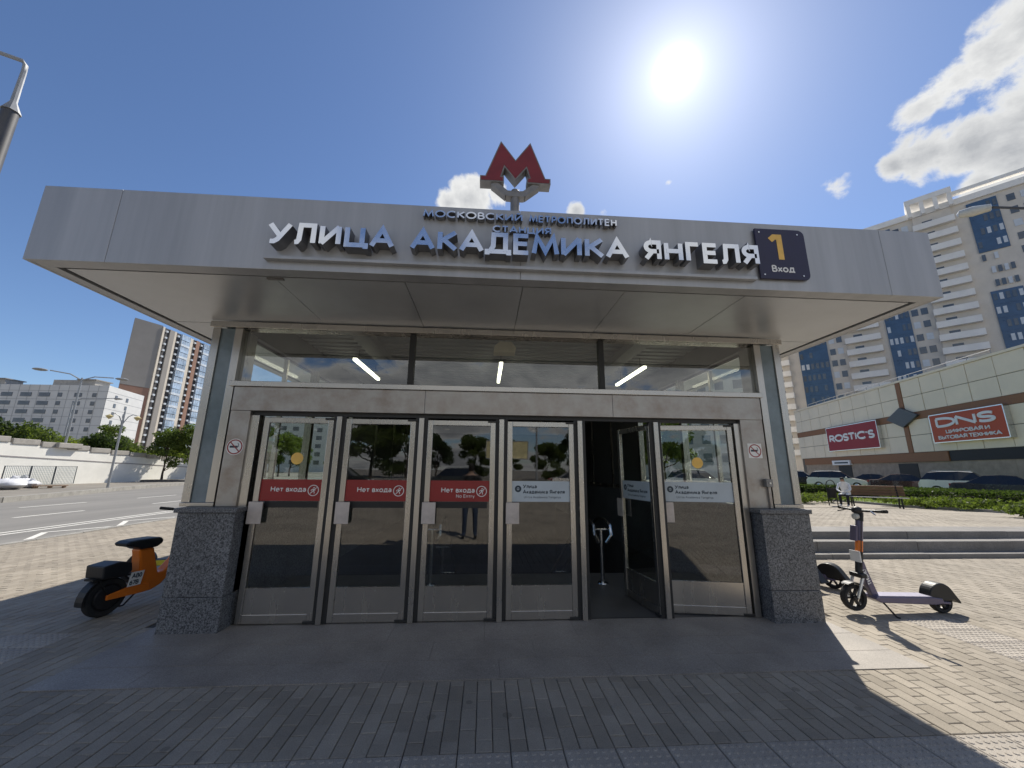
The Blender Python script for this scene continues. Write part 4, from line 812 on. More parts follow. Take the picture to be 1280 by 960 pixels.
for s_, q in (('L', -1), ('R', 1)):
    J['hip'+s_] = ((q*.1, .08, .53), (.09, .085)); J['knee'+s_] = ((q*.14, -.32, .52), (.065, .065)); J['ankle'+s_] = ((q*.13, -.34, .1), (.045, .045)); J['toe'+s_] = ((q*.14, -.5, .045), (.04, .035))
    J['sho'+s_] = ((q*.19, -.04, .97), (.06, .06)); J['elb'+s_] = ((q*.24, -.18, .74), (.045, .045)); J['wri'+s_] = ((q*.1, -.36, .66), (.03, .03)); J['palm'+s_] = ((q*.06, -.42, .67), (.032, .02)); fingers(J, s_, J['palm'+s_][0], (-q*.4, -1, -.1), (q, -.3, .3))
person(ps, J, 'sitter')
p2 = gp(1037, 24.5); t = thing('litter_bin', 'dark round litter bin with arched handle left of the bench', 'bin', (p2.x, p2.y, zp(p2.y)+.01), 0)
MB().lathe((0, 0, .35), (0, 0, 1), [(0, 0), (.15, 0), (.19, .45), (.175, .45), (.14, .02)], 14).build('bucket', 'iron', t); MB().tube([(-.22, 0, 0), (-.22, 0, .95)] + [(.22*math.cos(R(a)), 0, .95+.22*math.sin(R(a))) for a in range(165, 0, -15)] + [(.22, 0, .95), (.22, 0, 0)], .02, 6).build('arch_frame', 'iron', t)

# ------------------------------------------------------------------ cars
def car(kind, paint, loc, rz, label, group):
    suv = kind == 'suv'; H = 1.66 if suv else 1.44; Lh = 4.6 if suv else 4.75
    t = thing('parked_car', label, 'car', loc, rz, group); t.location = Vector(loc)-Matrix.Rotation(rz, 3, 'Z') @ Vector((Lh/2, 0, 0))
    bz = 1.02 if suv else .92
    if suv: st_ = [(0, .62, .62, .70), (.08, .74, .74, .80), (.45, .86, .86, .88), (1.15, bz, bz, .90), (1.85, bz+.02, H-.06, .90), (2.5, bz+.02, H, .90), (3.5, bz+.03, H-.02, .90), (4.05, bz+.06, H-.09, .88), (4.45, bz+.04, bz+.05, .84), (4.6, .8, .8, .78)]
    else: st_ = [(0, .56, .56, .70), (.1, .68, .68, .80), (.5, .78, .78, .87), (1.35, bz, bz, .90), (2.1, bz, H-.05, .90), (2.7, bz, H, .90), (3.3, bz+.01, H-.04, .90), (4.05, bz+.05, bz+.06, .88), (4.6, .95, .95, .82), (4.75, .7, .7, .78)]
    bd = MB(); gl = MB(); rings = []
    for x, be, ro, hw in st_:
        rw_ = hw if ro-be < .1 else hw*.74
        rings.append([(x, -hw*.95, .22), (x, -hw, .5), (x, -hw*.985, be), (x, -rw_+.05, ro), (x, 0, ro+.03), (x, rw_-.05, ro), (x, hw*.985, be), (x, hw, .5), (x, hw*.95, .22)])
    n = len(st_); cab = 4 if suv else 4
    last = 8 if suv else 7
    for i in range(n-1):
        for j in range(8):
            q = [rings[i][j], rings[i+1][j], rings[i+1][j+1], rings[i][j+1]]
            isg = (j in (2, 5) and 3 <= i < last) or (j in (3, 4) and (i == 3 or i == last-1))
            (gl if isg else bd).add(q, [(0, 1, 2, 3)])
    bd.add(rings[0], [tuple(range(9))]); bd.add(rings[-1], [tuple(reversed(range(9)))]); bd.add([(x, y, .22) for x, y in ((0, -.7), (Lh, -.7), (Lh, .7), (0, .7))], [(3, 2, 1, 0)])
    body = bd.build('body', paint, t, smooth=True); gl.build('window_band', 'dark_glass', t)
    for s_ in (-1, 1):
        for x in ((2.72, 3.62) if suv else (2.75,)): MB().bar((x, s_*.885, bz), (x+.02, s_*.655, H-.04), .07, .02).build('pillar', 'car_black', t)
        B('door_mirror', paint, t, 1.45, 1.6, s_*.93-.09, s_*.93+.09, bz-.02, bz+.12, bev=.03)
        MB().bar((.03, s_*.55, .66), (.3, s_*.78, .74), .12, .12).build('headlight', 'headlight', t); B('taillight', 'taillight', t, Lh-.16, Lh-.02, s_*.62-.14, s_*.62+.14, .78, .92)
        for x in (.85, Lh-.95):
            w = MB().lathe((x, s_*.68, .33), (0, s_, 0), [(0, 0), (.33, 0), (.335, .04), (.335, .2), (.30, .235), (.22, .235)], 22).build('wheel', 'rubber', t, smooth=True); MB().lathe((x, s_*.905, .33), (0, s_, 0), [(.225, 0), (.2, -.03), (.06, .0), (0, .01)], 12).build('rim', 'chrome', w)
    if suv: [B('roof_rail', 'chrome', t, 2.0, 3.9, s_*.55-.02, s_*.55+.02, H+.02, H+.06) for s_ in (-1, 1)]
    B('number_plate', 'white_print', t, -.02, -.004, -.26, .26, .42, .53); return t
MDIR = Vector((-.318, -.948, 0)); mrz = math.atan2(MDIR.y, MDIR.x)
def place_car(px, d, kind, paint, rz, label):
    q = gp(px, d); car(kind, paint, (q.x, q.y, .08), rz, label, 'cars parked before the shopping centre')
place_car(1046, 50, 'suv', 'car_white', R(-47)+math.pi, 'white crossover parked left, behind the sitting person')
place_car(1096, 53, 'sedan', 'car_black', R(-47)+math.pi, 'black car half hidden behind the white crossover')
place_car(1133, 45, 'sedan', 'car_maroon', R(-43)+math.pi, 'dark maroon saloon parked behind the bench')
place_car(1207, 43, 'suv', 'car_white', R(-60)+math.pi, 'white estate car with roof rails right of the maroon saloon')
place_car(1262, 37, 'sedan', 'car_grey', R(-58)+math.pi, 'dark grey car cut by the right edge of the picture')
place_car(1000, 52, 'suv', 'car_black', R(-47)+math.pi, 'black car seen just right of the metal column')

# ------------------------------------------------------------------ shopping centre
KM = 1.3
MA = Vector((36.47, 38.81, 0)); MB_ = Vector((28.18, 14.14, 0)); c2 = Vector((CAM.x, CAM.y, 0))
MA = c2+(MA-c2)*KM; MB_ = c2+(MB_-c2)*KM*1.07
mdir = (MB_-MA).normalized(); mnor = Vector((mdir.y, -mdir.x, 0))
if mnor.dot(c2-MA) < 0: mnor = -mnor
def mpt(u, z, t=0): v = MA+mdir*u+mnor*t; return (v.x, v.y, z)
def msolve(px, py):
    d = ray(px, py); t = (MA-CAM).dot(mnor)/d.dot(mnor); q = CAM+d*t; return (q-MA).dot(mdir), q.z
mall = thing('shopping_centre', 'cream panelled shopping centre with brown bands and shop signs', 'building', MA)
def mbox(name, m, u0, u1, z0, z1, t0, t1, parent=None, bev=0):
    mb = MB(); vs = [Vector(mpt(u, z, t))-Vector((MA.x, MA.y, 0)) for t in (t0, t1) for u, z in ((u0, z0), (u1, z0), (u1, z1), (u0, z1))]
    mb.add(vs, [(0, 1, 2, 3), (7, 6, 5, 4), (0, 4, 5, 1), (1, 5, 6, 2), (2, 6, 7, 3), (3, 7, 4, 0)]); return mb.build(name, m, parent or mall, bev)
zt = (msolve(1122, 482)[1]+msolve(996, 504)[1]+msolve(1280, 452)[1])/3; zb = msolve(1140, 566)[1]; zband = msolve(1131, 522)[1]
U0, U1 = msolve(1000, 560)[0], 56.0
mbox('core', 'panel_joint', U0+.1, U1, .1, zt-.1, -16, -.05); mbox('plinth_wall', 'stone_base', U0+1.0, U1, .1, zb-.9, -.049, -.02)
ub = msolve(1187, 567)[0]; mbox('brown_band', 'brown_trim', U0+1, ub, zb-.88, zb-.02, -.049, .12); mbox('dark_band', 'mall_glass', ub+.05, U1, zb-.88, zb-.02, -.049, .05)
uc = msolve(1131, 522)[0]
rows = [zb, zb+(zband-zb)/2-.1, zband-.35, zband+.35, zband+.35+(zt-zband-.35)/2, zt]
for k, (z0, z1) in enumerate(zip(rows, rows[1:])):
    if k == 2: continue
    u = uc
    for dr in (-1, 1):
        u = uc+dr*.32
        while U0 < u < U1:
            v = u+dr*2.35; a, b_ = sorted((u, max(U0, min(U1, v)))); u = v
            if b_-a > .2: mbox('cladding_panel', 'panel_cream', a+.03, b_-.03, z0+.025, z1-.025, -.04, .06+random.uniform(-.008, .008))
mbox('band_trim', 'brown_trim', U0, U1, rows[2]+.01, rows[3]-.01, -.04, .09); mbox('pilaster', 'brown_trim', uc-.29, uc+.29, rows[0], rows[2], -.04, .1); mbox('pilaster', 'brown_trim', uc-.29, uc+.29, rows[3], zt, -.04, .1); mbox('parapet_cap', 'panel_cream', U0-.1, U1, zt+.005, zt+.2, -.5, .14)
mb = MB(); dd = [(uc-2.0, zband), (uc, zband-1.0), (uc+2.0, zband), (uc, zband+1.0)]
mb.prism(dd, lambda a, b_, t: tuple(Vector(mpt(a, b_, t))-Vector((MA.x, MA.y, 0))), .1, .35).build('diamond_ornament', 'diamond', mall)
(u0, z0), (u1, z1) = msolve(1126, 594), msolve(1147, 580); mbox('window', 'mall_glass', u0, u1, z1-1.7, z1+.05, -.03, .02); mbox('entrance_door', 'mall_glass', msolve(1050, 592)[0], msolve(1066, 592)[0], .1, msolve(1055, 582)[1], -.03, .02)
for i in range(9):
    for k in range(3): mbox('base_slab', 'stone_base', 3+i*4.6+.02, 3+i*4.6+4.58, .3+k*.95+.015, .3+k*.95+.935, -.019, -.008+random.uniform(0, .006)) if not (abs(3+i*4.6+2.3-msolve(1136, 590)[0]) < 3.6 or abs(3+i*4.6+2.3-msolve(1058, 590)[0]) < 3.6) else None
rk = MB()
for i in range(14):
    u = U0+2+i*2.1; rk.tube([Vector(mpt(u, zt+.2, -1))-MA, Vector(mpt(u, zt+.85, -1))-MA], .03, 5)
rk.tube([Vector(mpt(U0+2, zt+.85, -1))-MA, Vector(mpt(U0+2+13*2.1, zt+.85, -1))-MA], .03, 5); rk.build('roof_railing', 'lamp_grey', mall)
q0 = msolve(1178, 462)[0]; k_up = 1.12      # the upper storey stands 7 m behind the front
ru = thing('rooftop_block', 'cream upper storey set back on the shopping centre roof', 'building', Vector(mpt(q0+2, zt-.3, -7)))
for k in range(12): MB().prism([(k*4+.03, 0), (k*4+3.97, 0), (k*4+3.97, 3.6), (k*4+.03, 3.6)], lambda a, b_, t: tuple(mdir*a+mnor*(-t)+Vector((0, 0, b_))), 0, .1).build('cladding_panel', 'panel_cream', ru)
MB().prism([(0, 0), (48, 0), (48, 3.5), (0, 3.5)], lambda a, b_, t: tuple(mdir*a+mnor*(-t)+Vector((0, 0, b_))), .11, 8).build('upper_core', 'panel_joint', ru); MB().prism([(-.1, 3.61), (48, 3.61), (48, 3.8), (-.1, 3.8)], lambda a, b_, t: tuple(mdir*a+mnor*(-t)+Vector((0, 0, b_))), -.1, 8).build('parapet_cap', 'panel_cream', ru)
def shop_sign(name, label, c0, c1, m, words):
    (u0, z1), (u1, z0) = msolve(*c0), msolve(*c1); t = thing(name, label, 'sign', Vector(mpt(u0, z0, .06))); O = Vector(mpt(u0, z0, .06)); w, h = u1-u0, z1-z0
    fn = lambda a, b_, q: tuple(Vector(mpt(u0+a, z0+b_, .06+q))-O)
    MB().prism([(0, 0), (w, 0), (w, h), (0, h)], fn, 0, .4).build('panel', m, t); fr = MB()
    for a in ([(0, 0), (w, 0)], [(w, 0), (w, h)], [(w, h), (0, h)], [(0, h), (0, 0)]): strip(fr, a, .07, fn, .02, .41)
    fr.build('panel_edge', 'chrome', t)
    for s_, fx, fz, fh, fwid, th, spc in words:
        H_ = fh*h; x_w = textw(s_, H_, 1, spc); sxx = (fwid*w-(x_w-sum(G[c][0]*H_ for c in s_ if c != ' ')))/sum(G[c][0]*H_ for c in s_ if c != ' '); x = fx*w
        for c in s_:
            if c != ' ': m_ = MB(); glyph(m_, c, x, fz*h, H_, th*H_, fn, .402, .45, sxx); m_.build('letter', 'white_print', t)
            x += adv(c, H_, sxx, spc)
shop_sign('restaurant_sign', "dark red sign with white ROSTIC'S lettering", (1037, 536), (1107, 559), 'rostics_red', [("ROSTIC'S", .06, .36, .32, .88, .24, .14)])
shop_sign('electronics_sign', 'orange red sign reading DNS ЦИФРОВАЯ И БЫТОВАЯ ТЕХНИКА', (1168, 520), (1273, 546), 'dns_orange', [('DNS', .09, .52, .36, .80, .24, .12), ('ЦИФРОВАЯ И', .22, .30, .13, .58, .2, .22), ('БЫТОВАЯ ТЕХНИКА', .09, .10, .13, .83, .2, .22)])
(u0, z1), (u1, z0) = msolve(1043, 576), msolve(1066, 581); t = thing('shop_sign', 'small white sign over the shop door under the dark red sign', 'sign', MA)
mbox('panel', 'white_print', u0, u1, z0, z1, .0, .3, t); mbox('lettering_strip', 'dark_print', u0+.5, u1-.3, z0+.18, z1-.2, .301, .31, t)

# ------------------------------------------------------------------ right-hand apartment tower
TA = Vector((78.5, 71.4, 0)); KT = 1.22; TA = c2+(TA-c2)*KT; tdir = Vector((.6378, -.7702, 0)); tnor = Vector((-.7702, -.6378, 0))
tw = thing('apartment_tower', 'tall beige apartment tower with white balconies and blue glazing on the right', 'building', TA)
HB = 1.55
def tb(u0, u1, z0, z1, t0, t1, mb=None):
    mb = mb or MB(); vs = [tdir*(u*KT)+tnor*t+Vector((0, 0, HB+(z-HB)*KT)) for t in (t0, t1) for u, z in ((u0, z0), (u1, z0), (u1, z1), (u0, z1))]
    return mb.add(vs, [(0, 1, 2, 3), (7, 6, 5, 4), (0, 4, 5, 1), (1, 5, 6, 2), (2, 6, 7, 3), (3, 7, 4, 0)])
def tpart(name, m, *a, parent=None): return tb(*a).build(name, m, parent or tw)
FLO = [5.6+2.62*k for k in range(19)]
tpart('wall', 'tower_wall', -15, 40, 0, 53.4, -14, 0)
for u0, u1 in ((-13.5, -10.2), (0.3, 6.0), (13.9, 19.6), (30, 36)):
    tpart('bay_wall', 'tower_wall', u0+.2, u1-.2, 0, 53.3, .01, .5)
    for k, z in enumerate(FLO[:-1]):
        b_ = tpart('balcony', 'tower_white', u0, u1, z, z+1.05, 1.5, 1.7); tb(u0, u1, z-.18, z, .51, 1.7).build('balcony_floor', 'tower_white', b_)
        tb(u0, u0+.15, z, z+1.05, .51, 1.5).build('balcony_side', 'tower_white', b_); tb(u1-.15, u1, z, z+1.05, .51, 1.5).build('balcony_side', 'tower_white', b_)
        tb(u0+(u1-u0)*.25, u0+(u1-u0)*.5, z, z+1.75, .505, .53).build('balcony_door', 'tower_pane', b_)
PN = {}
def pane(kind, u, z, w, h, t, parent=None):
    key = (kind, w, h)
    if key not in PN: PN[key] = tb(0, w, HB, HB+h, 0, .06).mesh('window'); PN[key].materials.append(MATS[kind])
    v = tdir*(u*KT)+tnor*t+Vector((0, 0, HB+(z-HB)*KT-HB)); return inst('window', PN[key], v, parent or tw)
for u0, u1, gaps in ((-8.3, -3.0, ()), (7.0, 10.7, ()), (21.4, 25.1, (11, 12, 13))):
    for k, z in enumerate(FLO[:-1]):
        if k not in gaps: g = tpart('glazing_panel', 'tower_blue', u0, u1, z, z+2.6, .01, .25)
        n = 6 if u1-u0 > 4 else 5; w = round((u1-u0)/n*.62, 3)
        for i in range(n):
            if random.random() < .72: pane(random.choice(('pane_white', 'tower_pane', 'tower_pane')), u0+(i+.2)*(u1-u0)/n, z+.85, w, 1.25, .26)
for u0, us in ((-2.6, (0, 1.35)), (11.0, (0, 1.35)), (26.2, (0, 1.6, 4.2))):
    for k, z in enumerate(FLO[:-1]):
        for i in us: pane('tower_pane' if (k+int(i*3)) % 3 else 'pane_white', u0+i, z+.8, .95, 1.35, .03)
tpart('cornice', 'tower_white', -15.2, 40, 53.4, 54.6, -14, .5)
for u0, u1 in ((13.5, 20), (29.6, 37)):
    c = tpart('crown_ring', 'tower_white', u0, u1, 55.9, 57.0, -4, 2.0)
    for k in range(4): u = u0+.1+k*(u1-u0-.8)/3; tb(u, u+.6, 53.2, 55.9, 1.2, 1.9).build('crown_pier', 'tower_white', c)
tpart('roof_house', 'tower_wall', -2, 3, 54.6, 57.4, -10, -3); tpart('roof_beam', 'tower_white', 20, 30, 55.6, 56.3, -.6, .6)

# ------------------------------------------------------------------ left: white panel block and brown-grey tower
wbk = thing('panel_block', 'long white panel-built apartment block far left beyond the wall', 'building', (-126.3, 130.6, 0))
fd = Vector((-35.5, 1.44, 0)).normalized(); ed = Vector((-4.74, 19.2, 0)).normalized(); fnr = Vector((-fd.y, fd.x, 0)); fnr = fnr if fnr.y < 0 else -fnr; enr = Vector((ed.y, -ed.x, 0)); enr = enr if enr.x > 0 else -enr
def fb(d, n, u0, u1, z0, z1, t0, t1, mb=None):
    mb = mb or MB(); vs = [d*u+n*t+Vector((0, 0, z)) for t in (t0, t1) for u, z in ((u0, z0), (u1, z0), (u1, z1), (u0, z1))]
    return mb.add(vs, [(0, 1, 2, 3), (7, 6, 5, 4), (0, 4, 5, 1), (1, 5, 6, 2), (2, 6, 7, 3), (3, 7, 4, 0)])
MB().prism([(0, 0), (fd.x*95, fd.y*95), (fd.x*95+ed.x*20, fd.y*95+ed.y*20), (ed.x*20, ed.y*20)], lambda a, b_, t: (a, b_, t), 0, 28).build('wall', 'block_white', wbk)
rj = MB()
for k in range(10): fb(fd, fnr, 0, 95, 2.85*k+.3, 2.85*k+.42, 0, .03, rj); fb(ed, enr, 0, 20, 2.85*k+.3, 2.85*k+.42, 0, .02, rj)
for k in range(30): fb(fd, fnr, 3.2*k, 3.2*k+.12, 0, 28, .031, .04, rj)
tag(rj.build('panel_joints', 'block_joint', wbk), kind='stuff')
wm = {}
def bw(d, n, u, z, w, h, dep=.06):
    key = (round(d.x, 2), w, h)
    if key not in wm: wm[key] = fb(d, n, 0, w, 0, h, .03, .03+dep).mesh('window'); wm[key].materials.append(MATS['block_window'])
    return inst('window', wm[key], d*u+Vector((0, 0, z)), wbk)
for k in range(3, 9):
    for u, w in ((3.5, 1.3), (8.2, 2.4), (14.6, 1.4), (18.5, 3.6), (24.4, 3.6), (30.6, 3.6), (36.6, 1.4), (40.2, 3.6), (46.2, 3.6), (52.5, 3.6)): bw(fd, fnr, u, 2.85*k+1.2, w, 1.35, .09)
    for u in (4, 10): bw(ed, enr, u, 2.85*k+1.2, 1.2, 1.35)
for u in (8, 38, 60): fb(fd, fnr, u, u+14, 28, 30.4, -8, -3).build('roof_house', 'concrete', wbk); fb(fd, fnr, u-.5, u+6, 30.4, 30.7, -8.5, -2.5).build('roof_slab', 'slab_grey', wbk)
gt = thing('slab_tower', 'grey and brown apartment tower with glazed loggias behind the white block', 'building', (-140.26, 162.25, 0))
ld = (Vector((-144.35, 153.53, 0))-Vector((-140.26, 162.25, 0))).normalized(); rd_ = (Vector((-138.73, 192.7, 0))-Vector((-140.26, 162.25, 0))).normalized()
ln = Vector((ld.y, -ld.x, 0)); ln = ln if ln.dot(c2-Vector((-140, 160, 0))) > 0 else -ln; rn = Vector((rd_.y, -rd_.x, 0)); rn = rn if rn.x > 0 else -rn
back = Vector((-26, 4, 0)); a1 = ld*9.63; a2 = Vector((0, 0, 0)); a3 = rd_*31
MB().prism([(a1.x, a1.y), (a2.x, a2.y), (a3.x, a3.y), (a3.x-10.7, a3.y+11.8), (a1.x-10.7, a1.y+11.8)], lambda a, b_, t: (a, b_, t), 0, 60.5).build('core', 'slab_brown', gt)
fb(ld, ln, .0, 9.6, 33.4, 61, .02, .25).build('end_panel', 'slab_grey', gt); fb(ld, ln, 0, 9.6, 0, 33.3, .02, .2).build('end_panel', 'slab_brown', gt)
cols = [(0, .9, 'slab_cream'), (.9, 3.6, 'loggia_dark'), (3.6, 6.0, 'slab_grey'), (6.0, 7.0, 'slab_cream'), (7.0, 9.6, 'loggia_dark'), (9.6, 14.2, 'loggia_glass'), (14.2, 16.4, 'slab_cream'), (16.4, 18.4, 'loggia_dark'), (18.4, 20.4, 'slab_brown'), (20.4, 22.6, 'loggia_dark'), (22.6, 27.5, 'loggia_glass'), (27.5, 31, 'slab_cream')]
dm = None
for u0, u1, m_ in cols:
    if m_ != 'loggia_glass': fb(rd_, rn, u0, u1, 0, 60.6, .01, .5 if 'slab' in m_ else .05).build('facade_strip', m_, gt)
    for k in range(21):
        z = 2+2.8*k
        if m_ == 'loggia_glass':
            g = fb(rd_, rn, u0, u1, z+.95, z+2.6, .02, 1.0).build('loggia', m_, gt); fb(rd_, rn, u0-.05, u1+.05, z, z+.94, .02, 1.1).build('loggia_parapet', 'pane_white' if k % 2 else 'loggia_glass', g); [fb(rd_, rn, u0+q*(u1-u0)/4-.06, u0+q*(u1-u0)/4+.06, z+.95, z+2.6, 1.0, 1.06).build('glazing_bar', 'pane_white', g) for q in range(5)]
        elif m_ == 'loggia_dark' and z > 8:
            if dm is None: dm = fb(rd_, rn, 0, .95, 0, .75, .06, .75).mesh('air_conditioner'); dm.materials.append(MATS['pane_white'])
            inst('air_conditioner', dm, rd_*(u0+.6)+Vector((0, 0, z+.7)), gt)

# ------------------------------------------------------------------ lamps, fence, site clutter across the road
def place_at(px, d): return gp(px, d)
t = thing('street_lamp', 'tall double-arm street lamp on the retaining wall', 'street lamp', (-33.2, 28.5, 3.0))
MB().tube([(0, 0, 0), (0, 0, 5.6)], [.085, .055], 8).build('pole', 'lamp_grey', t)
for s_ in (-1, 1):
    MB().tube([(0, 0, 5.4), (s_*.5, s_*.45, 5.8), (s_*1.3, s_*1.2, 5.9)], .045, 6).build('arm', 'lamp_grey', t); MB().blob((s_*1.7, s_*1.5, 5.88), (.45, .4, .1)).build('lamp_head', 'lamp_grey', t)
MB().box(-.5, .5, -.9, .9, -.1, .3).build('foot_block', 'concrete', t, bev=.04)
t = thing('globe_lamp', 'slim park lamp with two yellowish discs on the far pavement', 'street lamp', (-25.24, 23.88, .16))
MB().tube([(0, 0, 0), (0, 0, 5.15)], [.075, .05], 8).build('pole', 'lamp_grey', t)
for s_ in (-1, 1):
    MB().tube([(0, 0, 4.2)] + [(s_*(.05+.32*(1-math.cos(q))), s_*(.05+.28*(1-math.cos(q))), 4.2+.75*math.sin(q)) for q in (.4, .9, 1.4, 1.9)], .028, 6).build('arm', 'lamp_grey', t); MB().lathe((s_*.52, s_*.46, 4.72), (0, 0, 1), [(0, -.2), (.2, 0), (.2, .04), (0, .16)], 12).build('disc_shade', 'lamp_yellow', t)
t = thing('small_lamp', 'thin single-arm lamp before the white block', 'street lamp', (-43, 38, 2.0)); MB().tube([(0, 0, 0), (0, 0, 6.0), (.5, .3, 6.5), (2.2, 1.8, 6.8)], [.09, .06, .05, .04], 7).build('pole', 'lamp_grey', t); MB().blob((2.5, 2.0, 6.8), (.4, .35, .1)).build('lamp_head', 'lamp_grey', t)
fx = -31.6
fe = thing('site_fence', 'grey wire-mesh site fence panels in front of the white wall', 'fence', (fx, 23.6, .16), R(6)); fe.scale = (1, 1, .72)
for i in range(3):
    y = i*1.75; fr_ = MB().tube([(0, y, .1), (0, y+1.7, .1), (0, y+1.7, 1.9), (0, y, 1.9), (0, y, .1)], .03, 6).build('panel_frame', 'lamp_dark', fe)
    wr = MB()
    for k in range(15): wr.bar((0, y+.05+k*.115, .12), (0, y+.05+k*.115, 1.88), .018, .018)
    for k in range(10): wr.bar((.01, y+.02, .2+k*.18), (.01, y+1.68, .2+k*.18), .018, .018)
    wr.build('wire_mesh', 'mesh_panel', fr_)
for k, (x, y, w) in enumerate(((*onz(8, 612, .16).xy, .95), (*onz(22, 608, .16).xy, .9), (*onz(33, 610, .16).xy, .7))):
    t = thing('rubble_bag', ('big pale plastic bag at the left picture edge by the site fence', 'pale plastic bag behind the front bag by the site fence', 'smallest pale plastic bag beside the site fence')[k], 'bag', (x, y, .16), 0, 'pale bags by the site fence')
    random.seed(k); MB().blob((0, 0, w*.34), (w*.8, w*.75, w*.34), 16, 9, .14).build('sack', 'bag', t, smooth=True); MB().blob((w*.2, .1, w*.72), (w*.2, w*.16, w*.12), 9, 6, .3).build('tied_neck', 'bag', t, smooth=True)
t = thing('timber_pallet', 'low dark wooden pallet lying before the site fence', 'pallet', (*onz(62, 610, .16).xy, .16), R(40))
for i in range(6): B('board', 'wood_pallet', t, -.75, .75, -.6+i*.22, -.44+i*.22, .12, .15)
for x in (-.6, 0, .6): B('bearer', 'wood_pallet', t, x-.05, x+.05, -.6, .66, 0, .118)
t = thing('near_street_lamp', 'grey lamp post with thin bent arm at the upper left corner', 'street lamp', (-6.95, .25, 0))
hp = [Vector(CAM)+ray(*q)*(7.0/math.hypot(ray(*q).x, ray(*q).y)) for q in ((0, 192), (13, 140), (17, 128), (30, 90), (32, 82), (28, 76), (0, 66))]
t.location = (hp[1].x, hp[1].y, 0)
loc = lambda v: tuple(v-t.location)
MB().tube([(0, 0, 0), (0, 0, 1.2), (0, 0, 1.25), (0, 0, hp[1].z)], [.13, .12, .085, .07], 12).build('pole', 'lamp_dark', t, smooth=True)
ext = hp[6]+(hp[6]-hp[5])*1.5
MB().tube([loc(hp[1]), loc(hp[2]), loc(hp[3]), loc(hp[4]), loc(hp[5]), loc(hp[6]), loc(ext)], [.085, .03, .024, .024, .024, .024, .024], 8).build('arm', 'lamp_grey', t, smooth=True)
MB().blob(loc(ext), (.3, .12, .07)).build('lamp_head', 'lamp_grey', t, smooth=True)
v0, v1, v2 = [Vector(CAM)+ray(*q)*(17/math.hypot(ray(*q).x, ray(*q).y)) for q in ((1222, 263), (1240, 259), (1330, 262))]
t = thing('right_street_lamp', 'grey street lamp head reaching in from the right edge', 'street lamp', (v2.x, v2.y, .4)); loc = lambda v: tuple(v-t.location)
dv = (v1-v0).normalized(); hb = MB(); k = len(hb.v); mid = v0
hb.tube([loc(v0-dv*.42), loc(v0-dv*.36), loc(v0-dv*.1), loc(v0+dv*.25), loc(v1)], [.02, .11, .15, .1, .04], 10).build('lamp_head', 'lamp_glass', t, smooth=True)
MB().tube([loc(v1), loc(v2), (0, 0, (v2.z-.4)*.9), (0, 0, 0)], [.035, .04, .07, .11], 8).build('pole', 'lamp_dark', t, smooth=True)

# ------------------------------------------------------------------ scooters and bikes
def wheel(t, c, r, w, rim, spokes=6):
    o = MB().lathe((c[0], 0, c[1]), (0, 1, 0), [(r*.72, -w*.4), (r*.93, -w*.5), (r, -w*.25), (r, w*.25), (r*.93, w*.5), (r*.72, w*.4), (r*.72, -w*.4)], 28).build('wheel', 'rubber', t, smooth=True)
    rm_ = MB().lathe((c[0], 0, c[1]), (0, 1, 0), [(r*.73, -w*.3), (r*.66, -w*.32), (r*.66, w*.32), (r*.73, w*.3)], 28).tube([(c[0], -w*.55, c[1]), (c[0], w*.55, c[1])], r*.2, 12)
    for k in range(spokes): a = k*2*math.pi/spokes; rm_.bar((c[0]+r*.15*math.cos(a), 0, c[1]+r*.15*math.sin(a)), (c[0]+r*.7*math.cos(a), 0, c[1]+r*.7*math.sin(a)), r*.16, w*.4, (0, 1, 0))
    rm_.build('rim', rim, o); return o
SY = lambda s_: (lambda a, b_, t: (a, s_*t, b_))
